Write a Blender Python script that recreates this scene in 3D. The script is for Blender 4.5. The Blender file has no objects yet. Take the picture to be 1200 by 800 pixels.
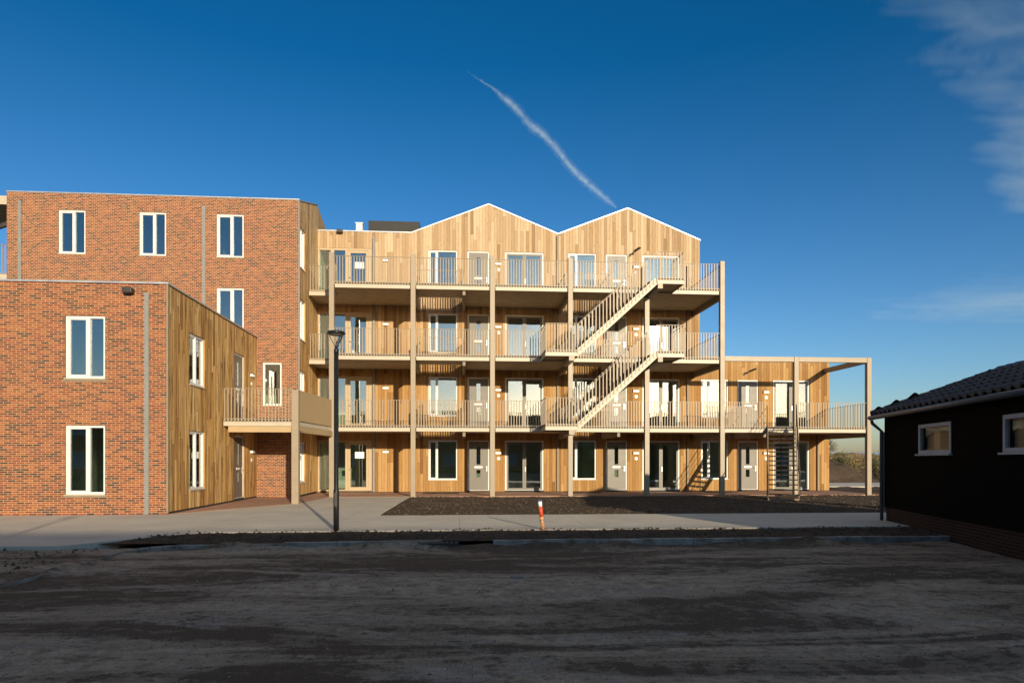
import bpy, math, random
from mathutils import Vector, Matrix, noise
R = math.radians
rnd = random.Random(7)
sc = bpy.context.scene
COL = sc.collection

# ------------------------------------------------------------------ constants (metres; facade runs along X, depth along Y)
SUN_AZ, SUN_EL = 16.3, 10.4          # the sun stands behind the viewer, to the right, low
FY, WY = 29.0, 32.54                 # plane of the gallery posts / of the timber wall
NY, TY = 20.15, 28.8                 # front of the low brick block / of the tall one
NX, TX = -8.29, -6.6                 # plank side walls of both
PITCH = 3.34
PX = [-5.3] + [-1.93 + PITCH*k for k in range(7)]
FZ = [2.92, 5.92, 8.92]              # top line of the gallery fascias

# ------------------------------------------------------------------ node helper
class NT:
    def __init__(s, name):
        s.m = bpy.data.materials.new(name); s.m.use_nodes = True
        s.t = s.m.node_tree; s.t.nodes.clear()
        s.out = s.t.nodes.new('ShaderNodeOutputMaterial')
    def n(s, typ, **kw):
        nd = s.t.nodes.new(typ)
        for k, v in kw.items(): setattr(nd, k, v)
        return nd
    def put(s, sock, v):
        if v is None: return
        if hasattr(v, 'is_linked'): s.t.links.new(v, sock)
        else:
            if isinstance(v, tuple) and len(v) == 3 and len(getattr(sock, 'default_value', (0,0,0))) == 4: v = v + (1,)
            sock.default_value = v
    def math(s, op, a, b=None, c=None, clamp=False):
        nd = s.n('ShaderNodeMath', operation=op); nd.use_clamp = clamp
        for i, v in enumerate((a, b, c)): s.put(nd.inputs[i], v)
        return nd.outputs[0]
    def vmath(s, op, a, b=None):
        nd = s.n('ShaderNodeVectorMath', operation=op)
        s.put(nd.inputs[0], a); s.put(nd.inputs[1], b); return nd.outputs[0]
    def mix(s, f, a, b, mode='MIX'):
        nd = s.n('ShaderNodeMix', data_type='RGBA', blend_type=mode)
        s.put(nd.inputs['Factor'], f); s.put(nd.inputs[6], a); s.put(nd.inputs[7], b); return nd.outputs[2]
    def ramp(s, f, stops, interp='LINEAR'):
        nd = s.n('ShaderNodeValToRGB'); cr = nd.color_ramp; cr.interpolation = interp
        while len(cr.elements) < len(stops): cr.elements.new(0.5)
        for e, (p, c) in zip(cr.elements, stops):
            e.position = p; e.color = (c, c, c, 1) if isinstance(c, (int, float)) else tuple(c) + (1,)
        s.put(nd.inputs[0], f); return nd.outputs[0]
    def noise(s, vec, scale=5, detail=4, rough=0.55, dist=0.0, dim='3D', out=0):
        nd = s.n('ShaderNodeTexNoise', noise_dimensions=dim)
        s.put(nd.inputs['Vector'], vec); nd.inputs['Scale'].default_value = scale
        nd.inputs['Detail'].default_value = detail; nd.inputs['Roughness'].default_value = rough
        nd.inputs['Distortion'].default_value = dist; return nd.outputs[out]
    def white(s, vec, dim='2D'):
        nd = s.n('ShaderNodeTexWhiteNoise', noise_dimensions=dim)
        s.put(nd.inputs['Vector'], vec) if dim != '1D' else s.put(nd.inputs['W'], vec); return nd.outputs[0]
    def sep(s, v):
        nd = s.n('ShaderNodeSeparateXYZ'); s.put(nd.inputs[0], v); return nd.outputs
    def comb(s, x, y, z=0.0):
        nd = s.n('ShaderNodeCombineXYZ')
        for i, v in enumerate((x, y, z)): s.put(nd.inputs[i], v)
        return nd.outputs[0]
    def coord(s, w='Object'): return s.n('ShaderNodeTexCoord').outputs[w]
    def uv(s): return s.n('ShaderNodeUVMap', uv_map='UVMap').outputs[0]
    def scale(s, v, xyz): return s.vmath('MULTIPLY', v, xyz)
    def bump(s, h, strength=0.5, dist=0.01, normal=None):
        nd = s.n('ShaderNodeBump'); s.put(nd.inputs['Height'], h)
        nd.inputs['Strength'].default_value = strength; nd.inputs['Distance'].default_value = dist
        s.put(nd.inputs['Normal'], normal); return nd.outputs[0]
    def bsdf(s, color, rough=0.7, normal=None, metallic=0.0, spec=0.4):
        nd = s.n('ShaderNodeBsdfPrincipled')
        s.put(nd.inputs['Base Color'], color); s.put(nd.inputs['Roughness'], rough)
        nd.inputs['Metallic'].default_value = metallic; nd.inputs['Specular IOR Level'].default_value = spec
        s.put(nd.inputs['Normal'], normal)
        s.t.links.new(nd.outputs[0], s.out.inputs['Surface']); return nd

M = {}
def simple(name, col, rough=0.6, var=0.08, scale=9, metallic=0.0, spec=0.4, bump=0.0):
    m = NT(name); p = m.coord()
    f = m.noise(p, scale, 5, 0.6)
    c = m.mix(m.ramp(f, [(0.3, 0.0), (0.7, 1.0)]), tuple(x*(1-var) for x in col), tuple(min(1, x*(1+var)) for x in col))
    rr = m.math('ADD', m.math('MULTIPLY', f, 0.2), rough - 0.1)
    m.bsdf(c, rr, m.bump(m.noise(p, scale*6, 4), bump, 0.01) if bump else None, metallic, spec)
    M[name] = m.m

simple('white_paint', (0.62, 0.61, 0.59), 0.45, 0.05, 4)
simple('tan_metal', (0.27, 0.215, 0.145), 0.45, 0.06, 3)
simple('tan_panel', (0.37, 0.265, 0.14), 0.5, 0.05, 2)
simple('fascia_metal', (0.42, 0.365, 0.275), 0.45, 0.06, 3)
simple('taupe_paint', (0.135, 0.122, 0.10), 0.45, 0.05, 3)
simple('entrance_tan', (0.40, 0.30, 0.18), 0.5, 0.06, 3)
simple('soffit', (0.38, 0.285, 0.185), 0.7, 0.18, 2.5)
simple('dark_edge', (0.05, 0.042, 0.035), 0.8, 0.2, 5)
simple('grey_metal', (0.20, 0.20, 0.185), 0.45, 0.08, 4)
simple('zinc', (0.45, 0.46, 0.46), 0.4, 0.12, 3, 0.6)
simple('brown_trim', (0.22, 0.17, 0.11), 0.6, 0.1, 4)
simple('dark_metal', (0.035, 0.032, 0.03), 0.5, 0.15, 4)
simple('lamp_black', (0.012, 0.012, 0.013), 0.35, 0.15, 6)
simple('roof_membrane', (0.12, 0.12, 0.125), 0.8, 0.1, 2)
simple('screen_dark', (0.014, 0.013, 0.011), 0.6, 0.2, 3)
simple('white_plaster', (0.80, 0.80, 0.76), 0.9, 0.04, 2)
simple('screed', (0.45, 0.43, 0.40), 0.9, 0.1, 2)
simple('paper', (0.8, 0.8, 0.76), 0.8, 0.03, 20)
simple('lamp_white', (0.85, 0.84, 0.8), 0.35, 0.02, 5)
simple('steel', (0.55, 0.55, 0.55), 0.3, 0.08, 6, 0.9)
simple('grating', (0.03, 0.028, 0.025), 0.5, 0.15, 8, 0.3)
simple('plinth', (0.03, 0.028, 0.026), 0.85, 0.2, 5)
simple('bark', (0.10, 0.075, 0.055), 0.9, 0.3, 6)
simple('marker_white', (0.72, 0.72, 0.72), 0.5, 0.1, 20)
simple('marker_red', (0.55, 0.07, 0.03), 0.5, 0.15, 20)
simple('marker_wood', (0.55, 0.25, 0.09), 0.8, 0.3, 18)
simple('marker_blue', (0.12, 0.16, 0.32), 0.6, 0.2, 20)
simple('shed_frame', (0.40, 0.41, 0.42), 0.5, 0.12, 8)
simple('gutter_grey', (0.075, 0.078, 0.085), 0.45, 0.15, 5)
simple('blind_tan', (0.72, 0.40, 0.19), 0.9, 0.06, 6)
simple('lace', (0.80, 0.60, 0.38), 0.9, 0.15, 30)
simple('greenhouse_glass', (0.16, 0.22, 0.32), 0.3, 0.2, 0.5)
simple('clod', (0.085, 0.06, 0.042), 0.95, 0.4, 3)
simple('pebble', (0.24, 0.20, 0.165), 0.9, 0.5, 4)

def make_wood(name, cols, pale=None, pale_z=(7.5, 11.5), board=0.14, stain=0.0):
    m = NT(name); u, v, _ = m.sep(m.uv())
    bi = m.math('FLOOR', m.math('DIVIDE', u, board)); fr = m.math('FRACT', m.math('DIVIDE', u, board))
    off = m.math('MULTIPLY', m.white(bi, '1D'), 3.1)
    seg = m.math('DIVIDE', m.math('ADD', v, off), 3.3); si = m.math('FLOOR', seg); sf = m.math('FRACT', seg)
    rv = m.white(m.comb(bi, si))
    n = len(cols)
    base = m.ramp(rv, [(i/(n-1), c) for i, c in enumerate(cols)])
    if pale:
        base2 = m.ramp(rv, [(i/(len(pale)-1), c) for i, c in enumerate(pale)])
        base = m.mix(m.math('SUBTRACT', m.n('ShaderNodeMapRange').outputs[0], 0.0), base, base2)
        mr = m.t.nodes[-3] if False else [x for x in m.t.nodes if x.type == 'MAP_RANGE'][0]
        wob = m.math('ADD', v, m.math('MULTIPLY', m.noise(m.comb(u, v, 0), 0.7, 3), 1.2))
        m.put(mr.inputs['Value'], wob); mr.inputs['From Min'].default_value = pale_z[0]; mr.inputs['From Max'].default_value = pale_z[1]
    shift = m.math('MULTIPLY', rv, 37.0)
    gv = m.comb(m.math('MULTIPLY', u, 70.0), m.math('ADD', m.math('MULTIPLY', v, 2.2), shift), shift)
    grain = m.noise(gv, 1.0, 5, 0.6, 0.6)
    base = m.mix(1.0, base, m.ramp(grain, [(0.25, (0.72, 0.68, 0.62)), (0.6, (1, 1, 1)), (0.8, (1.12, 1.1, 1.05))]), 'MULTIPLY')
    kn = m.n('ShaderNodeTexVoronoi'); m.put(kn.inputs['Vector'], m.comb(m.math('MULTIPLY', u, 6.0), m.math('ADD', m.math('MULTIPLY', v, 2.0), shift), 0.0)); kn.inputs['Scale'].default_value = 1.0
    base = m.mix(m.ramp(kn.outputs[0], [(0.05, 0.55), (0.12, 0.0)]), base, (0.10, 0.05, 0.02))
    if stain:
        st = m.noise(m.comb(m.math('MULTIPLY', u, 9.0), m.math('MULTIPLY', v, 0.55), shift), 1.0, 5, 0.7)
        base = m.mix(m.math('MULTIPLY', m.ramp(st, [(0.50, 0.0), (0.62, 1.0)]), stain), base, (0.13, 0.058, 0.02))
    joint = m.math('MINIMUM', m.ramp(fr, [(0.0, 0.0), (0.045, 1.0), (0.955, 1.0), (1.0, 0.0)]), m.ramp(sf, [(0.0, 0.0), (0.002, 1.0)]))
    base = m.mix(joint, (0.03, 0.02, 0.012), base)
    h = m.math('ADD', m.math('MULTIPLY', joint, 1.0), m.math('ADD', m.math('MULTIPLY', grain, 0.12), m.math('MULTIPLY', rv, 0.25)))
    m.bsdf(base, 0.8, m.bump(h, 0.7, 0.012), spec=0.15)
    M[name] = m.m
make_wood('timber', [(0.20, 0.103, 0.036), (0.38, 0.22, 0.083), (0.30, 0.162, 0.056), (0.45, 0.28, 0.118), (0.34, 0.19, 0.068)],
          [(0.25, 0.165, 0.088), (0.46, 0.335, 0.205), (0.34, 0.232, 0.128), (0.54, 0.415, 0.275), (0.40, 0.28, 0.16)], (6.5, 10.5))
make_wood('timber_brown', [(0.29, 0.145, 0.046), (0.74, 0.47, 0.18), (0.56, 0.32, 0.11), (0.78, 0.54, 0.24), (0.42, 0.22, 0.07), (0.70, 0.43, 0.155)],
          [(0.42, 0.29, 0.14), (0.56, 0.41, 0.22), (0.50, 0.35, 0.18), (0.62, 0.47, 0.28)], (6.0, 11.0), 0.15, 0.9)

def make_brick(name, tones, mortar, bw=0.222, bh=0.0625, jt=0.012, patch=0.25):
    m = NT(name); u, v, _ = m.sep(m.uv())
    r = m.math('DIVIDE', v, bh); ri = m.math('FLOOR', r); rf = m.math('FRACT', r)
    sh = m.math('MULTIPLY', m.math('ADD', m.math('MULTIPLY', m.math('MODULO', ri, 2.0), 0.5), m.math('MULTIPLY', m.white(ri, '1D'), 0.10)), 1.0)
    c = m.math('ADD', m.math('DIVIDE', u, bw), sh); ci = m.math('FLOOR', c); cf = m.math('FRACT', c)
    rv = m.white(m.comb(ci, ri)); rv2 = m.white(m.comb(m.math('ADD', ci, 91.3), ri))
    pt = m.noise(m.comb(u, v, 0.0), 0.6, 3, 0.6)
    val = m.math('ADD', rv, m.math('MULTIPLY', m.math('SUBTRACT', pt, 0.5), patch), clamp=True)
    n = len(tones)
    col = m.ramp(val, [(i/n, t) for i, t in enumerate(tones)], 'CONSTANT')
    fine = m.noise(m.comb(m.math('MULTIPLY', u, 30.0), m.math('MULTIPLY', v, 60.0), 0.0), 1.0, 4, 0.6)
    col = m.mix(1.0, col, m.ramp(fine, [(0.3, (0.75, 0.72, 0.7)), (0.7, (1.15, 1.12, 1.1))]), 'MULTIPLY')
    col = m.mix(1.0, col, m.ramp(rv2, [(0.0, (0.9, 0.9, 0.9)), (1.0, (1.1, 1.1, 1.1))]), 'MULTIPLY')
    jx, jy = jt/bw, jt/bh
    mask = m.math('MULTIPLY', m.math('GREATER_THAN', cf, jx), m.math('GREATER_THAN', rf, jy))
    mc = m.mix(fine, tuple(x*0.85 for x in mortar), tuple(x*1.1 for x in mortar))
    col = m.mix(mask, mc, col)
    h = m.math('ADD', m.math('MULTIPLY', mask, 1.0), m.math('ADD', m.math('MULTIPLY', fine, 0.3), m.math('MULTIPLY', rv2, 0.35)))
    m.bsdf(col, 0.85, m.bump(h, 0.6, 0.008), spec=0.25)
    M[name] = m.m
TONES = [(0.105, 0.036, 0.022), (0.215, 0.062, 0.026), (0.265, 0.084, 0.032), (0.20, 0.052, 0.023), (0.285, 0.098, 0.037), (0.23, 0.070, 0.028), (0.16, 0.050, 0.026), (0.27, 0.090, 0.034), (0.225, 0.058, 0.025), (0.145, 0.049, 0.028), (0.075, 0.036, 0.027)]
make_brick('brick', TONES, (0.46, 0.34, 0.20), 0.222, 0.0625, 0.012)
make_brick('brick_header', TONES, (0.47, 0.36, 0.23), 0.165, 0.0625, 0.013, 0.35)
make_brick('brick_dark', [(0.022, 0.010, 0.007), (0.034, 0.014, 0.009), (0.028, 0.012, 0.008)], (0.085, 0.058, 0.04))
make_brick('clay_pavers', [(0.40, 0.225, 0.155), (0.46, 0.27, 0.19), (0.36, 0.20, 0.135), (0.50, 0.31, 0.22)], (0.36, 0.27, 0.20), 0.2, 0.065, 0.006)

def make_glass():
    m = NT('glass'); p = m.coord('Generated'); g = m.n('ShaderNodeNewGeometry')
    wob = m.noise(m.scale(g.outputs['Position'], (0.9, 0.9, 0.9)), 1.0, 1)
    nrm = m.bump(wob, 0.10, 0.02)
    fr = m.n('ShaderNodeFresnel'); fr.inputs['IOR'].default_value = 1.55; m.put(fr.inputs['Normal'], nrm)
    f = m.math('ADD', m.math('MULTIPLY', fr.outputs[0], 1.8), 0.12, clamp=True)
    tr = m.n('ShaderNodeBsdfTransparent'); tr.inputs[0].default_value = (0.72, 0.80, 0.73, 1)
    gl = m.n('ShaderNodeBsdfGlossy'); gl.inputs['Color'].default_value = (0.93, 0.96, 1.0, 1); gl.inputs['Roughness'].default_value = 0.01
    m.put(gl.inputs['Normal'], nrm)
    mx = m.n('ShaderNodeMixShader'); m.put(mx.inputs[0], f)
    m.t.links.new(tr.outputs[0], mx.inputs[1]); m.t.links.new(gl.outputs[0], mx.inputs[2])
    m.t.links.new(mx.outputs[0], m.out.inputs['Surface']); M['glass'] = m.m
make_glass()
def make_shed_glass():
    m = NT('shed_glass'); fr = m.n('ShaderNodeFresnel'); fr.inputs['IOR'].default_value = 1.33
    tr = m.n('ShaderNodeBsdfTransparent'); tr.inputs[0].default_value = (0.9, 0.92, 0.9, 1)
    gl = m.n('ShaderNodeBsdfGlossy'); gl.inputs['Roughness'].default_value = 0.02
    mx = m.n('ShaderNodeMixShader'); m.put(mx.inputs[0], m.math('MULTIPLY', fr.outputs[0], 0.07))
    m.t.links.new(tr.outputs[0], mx.inputs[1]); m.t.links.new(gl.outputs[0], mx.inputs[2])
    m.t.links.new(mx.outputs[0], m.out.inputs['Surface']); M['shed_glass'] = m.m
make_shed_glass()

def make_ground():
    # road of small clinkers, mostly under driven-over sand and mud
    m = NT('road_dirt'); p = m.coord(); x, y, _ = m.sep(p)
    st = m.noise(m.scale(p, (0.13, 0.62, 1)), 1.0, 8, 0.66, 1.2)
    st2 = m.noise(m.scale(p, (0.45, 1.3, 1)), 1.0, 7, 0.68, 1.2)
    fine = m.noise(p, 34, 5, 0.7); mid = m.noise(p, 5.0, 6, 0.68)
    bu = m.math('DIVIDE', x, 0.2); bv = m.math('DIVIDE', y, 0.1)
    ri = m.math('FLOOR', bv); cf0 = m.math('ADD', bu, m.math('MULTIPLY', m.math('MODULO', ri, 2.0), 0.5))
    joint = m.math('MULTIPLY', m.math('GREATER_THAN', m.math('FRACT', cf0), 0.05), m.math('GREATER_THAN', m.math('FRACT', bv), 0.09))
    rv = m.white(m.comb(m.math('FLOOR', cf0), ri))
    pav = m.mix(rv, (0.30, 0.255, 0.215), (0.42, 0.365, 0.31)); pav = m.mix(joint, (0.20, 0.15, 0.10), pav)
    sand = m.mix(m.ramp(mid, [(0.35, 0.0), (0.65, 1.0)]), (0.20, 0.15, 0.105), (0.54, 0.43, 0.31))
    mud = m.mix(fine, (0.045, 0.030, 0.019), (0.12, 0.083, 0.053))
    c = m.mix(m.ramp(m.math('ADD', st2, m.math('MULTIPLY', m.math('SUBTRACT', fine, 0.5), 0.16)), [(0.53, 0.0), (0.60, 0.75)]), sand, pav)
    c = m.mix(m.ramp(m.math('ADD', st, m.math('ADD', m.math('MULTIPLY', m.math('SUBTRACT', mid, 0.5), 0.5), m.math('MULTIPLY', m.math('SUBTRACT', fine, 0.5), 0.30))), [(0.46, 0.0), (0.55, 0.96)]), c, mud)
    grit = m.noise(p, 90, 3, 0.8)
    c = m.mix(1.0, c, m.ramp(grit, [(0.32, (0.55, 0.53, 0.5)), (0.5, (1, 1, 1)), (0.68, (1.5, 1.45, 1.38))]), 'MULTIPLY')
    c = m.mix(m.ramp(fine, [(0.3, 0.35), (0.6, 0.0)]), c, (0.05, 0.04, 0.03))
    h = m.math('ADD', m.math('MULTIPLY', mid, 1.2), m.math('ADD', m.math('MULTIPLY', fine, 0.6), m.math('MULTIPLY', joint, 0.12)))
    m.bsdf(c, 0.85, m.bump(h, 0.8, 0.05), spec=0.25); M['road_dirt'] = m.m
    m = NT('soil'); p = m.coord()
    f = m.noise(p, 7, 8, 0.72); f2 = m.noise(p, 0.9, 4)
    c = m.ramp(f, [(0.3, (0.035, 0.024, 0.016)), (0.52, (0.085, 0.060, 0.040)), (0.75, (0.18, 0.13, 0.088))])
    c = m.mix(m.ramp(f2, [(0.45, 0.0), (0.7, 0.5)]), c, (0.14, 0.10, 0.066))
    m.bsdf(c, 0.95, m.bump(m.noise(p, 22, 6, 0.7), 1.0, 0.06), spec=0.15); M['soil'] = m.m
    m = NT('concrete'); p = m.coord(); x, y, _ = m.sep(p)
    f = m.noise(p, 0.8, 6, 0.62); f2 = m.noise(p, 40, 4, 0.7); f3 = m.noise(m.scale(p, (0.5, 3.0, 1)), 1.0, 6, 0.65)
    c = m.ramp(f, [(0.3, (0.49, 0.44, 0.36)), (0.7, (0.60, 0.545, 0.45))])
    c = m.mix(1.0, c, m.ramp(f2, [(0.3, (0.8, 0.8, 0.8)), (0.7, (1.1, 1.1, 1.1))]), 'MULTIPLY')
    c = m.mix(m.ramp(f3, [(0.56, 0.0), (0.75, 0.55)]), c, (0.36, 0.30, 0.23))
    jx = m.math('LESS_THAN', m.math('FRACT', m.math('DIVIDE', x, 3.0)), 0.004)
    c = m.mix(m.math('MULTIPLY', jx, 0.6), c, (0.15, 0.13, 0.11))
    m.bsdf(c, 0.85, m.bump(f2, 0.35, 0.004), spec=0.3); M['concrete'] = m.m
    m = NT('kerb_concrete'); p = m.coord()
    f = m.noise(p, 2.5, 6, 0.65); f2 = m.noise(p, 50, 3)
    c = m.ramp(f, [(0.34, (0.12, 0.088, 0.06)), (0.50, (0.24, 0.215, 0.185)), (0.75, (0.42, 0.395, 0.355))])
    m.bsdf(c, 0.85, m.bump(f2, 0.4, 0.004), spec=0.3); M['kerb_concrete'] = m.m
    m = NT('field'); p = m.coord()
    f = m.noise(p, 0.25, 7, 0.65); f2 = m.noise(p, 3.0, 6, 0.7)
    c = m.ramp(f, [(0.35, (0.085, 0.065, 0.035)), (0.55, (0.085, 0.085, 0.035)), (0.7, (0.14, 0.11, 0.055))])
    c = m.mix(m.ramp(f2, [(0.4, 0.0), (0.7, 0.7)]), c, (0.05, 0.045, 0.022))
    m.bsdf(c, 0.95, m.bump(f2, 1.0, 0.1), spec=0.1); M['field'] = m.m
    m = NT('bank'); p = m.coord()
    f = m.noise(p, 0.5, 7, 0.7); f2 = m.noise(p, 4.0, 6, 0.75)
    c = m.ramp(f, [(0.3, (0.10, 0.09, 0.035)), (0.5, (0.28, 0.20, 0.10)), (0.7, (0.38, 0.28, 0.15))])
    c = m.mix(m.ramp(f2, [(0.45, 0.0), (0.7, 0.7)]), c, (0.06, 0.05, 0.02))
    m.bsdf(c, 0.95, m.bump(f2, 1.0, 0.15), spec=0.1); M['bank'] = m.m
make_ground()

def make_shed_mats():
    m = NT('black_boards'); u, v, _ = m.sep(m.uv())
    b = m.math('DIVIDE', v, 0.18); fr = m.math('FRACT', b); bi = m.math('FLOOR', b)
    g = m.noise(m.comb(m.math('MULTIPLY', u, 2.0), m.math('MULTIPLY', v, 60.0), bi), 1.0, 5)
    c = m.mix(g, (0.0025, 0.0025, 0.0025), (0.006, 0.0055, 0.005))
    h = m.math('ADD', m.math('MULTIPLY', fr, -1.0), m.math('MULTIPLY', g, 0.1))
    m.bsdf(c, 0.75, m.bump(h, 0.6, 0.02), spec=0.03); M['black_boards'] = m.m
    m = NT('roof_tiles'); p = m.coord(); f = m.noise(p, 3, 5, 0.6)
    m.bsdf(m.ramp(f, [(0.3, (0.020, 0.020, 0.024)), (0.7, (0.042, 0.041, 0.047))]), 0.55, m.bump(m.noise(p, 40, 3), 0.2, 0.004), spec=0.45); M['roof_tiles'] = m.m
    for nm, a, b_ in (('leaf_dark', (0.03, 0.042, 0.014), (0.07, 0.08, 0.028)), ('leaf_gold', (0.15, 0.105, 0.04), (0.26, 0.19, 0.085)), ('twig', (0.085, 0.066, 0.055), (0.15, 0.12, 0.10))):
        m = NT(nm); p = m.coord(); f = m.noise(p, 6.0, 3)
        bs = m.bsdf(m.mix(m.ramp(f, [(0.3, 0.0), (0.7, 1.0)]), a, b_), 0.8, spec=0.2); M[nm] = m.m
make_shed_mats()

# ------------------------------------------------------------------ mesh builder
class MB:
    def __init__(s): s.v, s.f, s.sm = [], [], []
    def face(s, pts, smooth=False):
        i = len(s.v); s.v.extend(tuple(p) for p in pts); s.f.append(tuple(range(i, i+len(pts)))); s.sm.append(smooth); return s
    def hexa(s, p):          # 8 points: bottom ring 0-3, top ring 4-7
        i = len(s.v); s.v.extend(tuple(q) for q in p)
        for a in ((3,2,1,0), (4,5,6,7), (0,1,5,4), (1,2,6,5), (2,3,7,6), (3,0,4,7)):
            s.f.append(tuple(i+k for k in a)); s.sm.append(False)
        return s
    def box(s, x0, x1, y0, y1, z0, z1):
        return s.hexa([(x0,y0,z0),(x1,y0,z0),(x1,y1,z0),(x0,y1,z0),(x0,y0,z1),(x1,y0,z1),(x1,y1,z1),(x0,y1,z1)])
    def bar(s, p, q, w, h, up=(0,0,1)):
        p, q = Vector(p), Vector(q); d = (q-p).normalized(); up = Vector(up)
        sd = d.cross(up)
        if sd.length < 1e-4: sd = d.cross(Vector((0,1,0)))
        sd.normalize(); u = sd.cross(d).normalized(); a, b = sd*w/2, u*h/2
        return s.hexa([p-a-b, p+a-b, q+a-b, q-a-b, p-a+b, p+a+b, q+a+b, q-a+b])
    def tube(s, pts, rad, n=10, cap=True):
        pts = [Vector(p) for p in pts]; rings = []
        rad = rad if isinstance(rad, (list, tuple)) else [rad]*len(pts)
        for k, p in enumerate(pts):
            d = (pts[min(k+1, len(pts)-1)] - pts[max(k-1, 0)]).normalized()
            a = d.cross(Vector((0.13, 0.9, 0.2))) if abs(d.y) < 0.85 else d.cross(Vector((0.9, 0.1, 0.3)))
            a.normalize(); b = d.cross(a); i = len(s.v)
            for j in range(n):
                t = 2*math.pi*j/n; s.v.append(tuple(p + (a*math.cos(t) + b*math.sin(t))*rad[k]))
            rings.append(i)
        for r0, r1 in zip(rings, rings[1:]):
            for j in range(n):
                s.f.append((r0+j, r0+(j+1)%n, r1+(j+1)%n, r1+j)); s.sm.append(True)
        if cap:
            s.f.append(tuple(rings[0]+j for j in reversed(range(n)))); s.sm.append(False)
            s.f.append(tuple(rings[-1]+j for j in range(n))); s.sm.append(False)
        return s
    def lathe(s, c, prof, n=24):
        i = len(s.v)
        for r, z in prof:
            for j in range(n):
                t = 2*math.pi*j/n; s.v.append((c[0]+r*math.cos(t), c[1]+r*math.sin(t), c[2]+z))
        for k in range(len(prof)-1):
            for j in range(n):
                s.f.append((i+k*n+j, i+k*n+(j+1)%n, i+(k+1)*n+(j+1)%n, i+(k+1)*n+j)); s.sm.append(True)
        return s
    def prism(s, poly, z0, z1):
        n = len(poly); i = len(s.v)
        s.v.extend((x, y, z0) for x, y in poly); s.v.extend((x, y, z1) for x, y in poly)
        s.f.append(tuple(i+k for k in reversed(range(n)))); s.f.append(tuple(i+n+k for k in range(n))); s.sm += [False]*2
        for k in range(n):
            s.f.append((i+k, i+(k+1)%n, i+n+(k+1)%n, i+n+k)); s.sm.append(False)
        return s
    def wall(s, P, u0, u1, z0, z1, holes, dep=0.16):
        us = sorted({u0, u1, *[h[0] for h in holes], *[h[1] for h in holes]}); zs = sorted({z0, z1, *[h[2] for h in holes], *[h[3] for h in holes]})
        for a, b in zip(us, us[1:]):
            run = None
            for c, d in zip(zs, zs[1:]):
                um, zm = (a+b)/2, (c+d)/2
                hit = any(h[0] < um < h[1] and h[2] < zm < h[3] for h in holes)
                if hit:
                    if run: s.face([P(a,run[0],0), P(b,run[0],0), P(b,run[1],0), P(a,run[1],0)]); run = None
                else: run = (run[0], d) if run else (c, d)
            if run: s.face([P(a,run[0],0), P(b,run[0],0), P(b,run[1],0), P(a,run[1],0)])
        for (a, b, c, d) in holes:
            s.face([P(a,c,0),P(a,d,0),P(a,d,dep),P(a,c,dep)]); s.face([P(b,c,0),P(b,c,dep),P(b,d,dep),P(b,d,0)])
            s.face([P(a,d,0),P(b,d,0),P(b,d,dep),P(a,d,dep)]); s.face([P(a,c,0),P(a,c,dep),P(b,c,dep),P(b,c,0)])
        return s
    def xform(s, mat, start=0):
        for k in range(start, len(s.v)): s.v[k] = tuple(mat @ Vector(s.v[k]))
        return s
    def mesh(s, name, mat, bevel=0):
        me = bpy.data.meshes.new(name); me.from_pydata(s.v, [], s.f); me.validate(clean_customdata=False)
        me.polygons.foreach_set('use_smooth', s.sm if len(s.sm) == len(me.polygons) else [False]*len(me.polygons))
        uv = me.uv_layers.new(name='UVMap'); dat = [0.0]*(2*len(me.loops)); vs = me.vertices
        for p in me.polygons:
            n = p.normal; ax = max(range(3), key=lambda k: abs(n[k]))
            for li in p.loop_indices:
                c = vs[me.loops[li].vertex_index].co
                a, b = ((c.y, c.z), (c.x, c.z), (c.x, c.y))[ax]
                dat[2*li], dat[2*li+1] = a + 50.0, b + 20.0*(ax == 2)
        uv.data.foreach_set('uv', dat)
        for mm in (mat if isinstance(mat, list) else [mat]): me.materials.append(M[mm])
        me.update(); return me
    def build(s, name, mat, parent=None, loc=(0,0,0), bevel=0, rot=None):
        o = bpy.data.objects.new(name, s.mesh(name, mat)); COL.objects.link(o)
        if parent is not None:
            o.parent = parent
            if parent.get('category') is not None and parent.type == 'EMPTY' and not parent.get('local'):
                o.location = Vector(loc) - parent.location
            else: o.location = loc
        else: o.location = loc
        if rot: o.rotation_euler = rot
        if bevel:
            b = o.modifiers.new('edge', 'BEVEL'); b.width = bevel; b.segments = 2; b.limit_method = 'ANGLE'; b.angle_limit = R(40)
        return o

def tag(o, label, cat, group=None, kind=None):
    o['label'] = label; o['category'] = cat
    if group: o['group'] = group
    if kind: o['kind'] = kind
    return o
def thing(name, loc, label, cat, group=None, local=False, rz=0):
    o = bpy.data.objects.new(name, None); COL.objects.link(o); o.location = loc; o.rotation_euler.z = rz
    o.empty_display_size = 0.3
    if local: o['local'] = 1
    return tag(o, label, cat, group)
def struct(o): o['kind'] = 'structure'; return o
def copy_tree(src, parent, loc, rz=None):
    c = src.copy(); COL.objects.link(c); c.parent = parent; c.location = loc
    if rz is not None: c.rotation_euler.z = rz
    for ch in list(src.children):
        d = ch.copy(); COL.objects.link(d); d.parent = c
        for g in list(ch.children):
            e = g.copy(); COL.objects.link(e); e.parent = d
    return c

# ------------------------------------------------------------------ openings: built once per size in local coordinates (x along wall, -y outwards, z up), then copied
PROTO = {}
def put(key, maker, parent, loc, rz=0):
    base = parent.location if parent.type == 'EMPTY' else Vector((0,0,0))
    p = Vector(loc) - base
    if key in PROTO: return copy_tree(PROTO[key], parent, p, rz)
    o = maker(); o.parent = parent; o.location = p; o.rotation_euler.z = rz; PROTO[key] = o; return o

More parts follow.
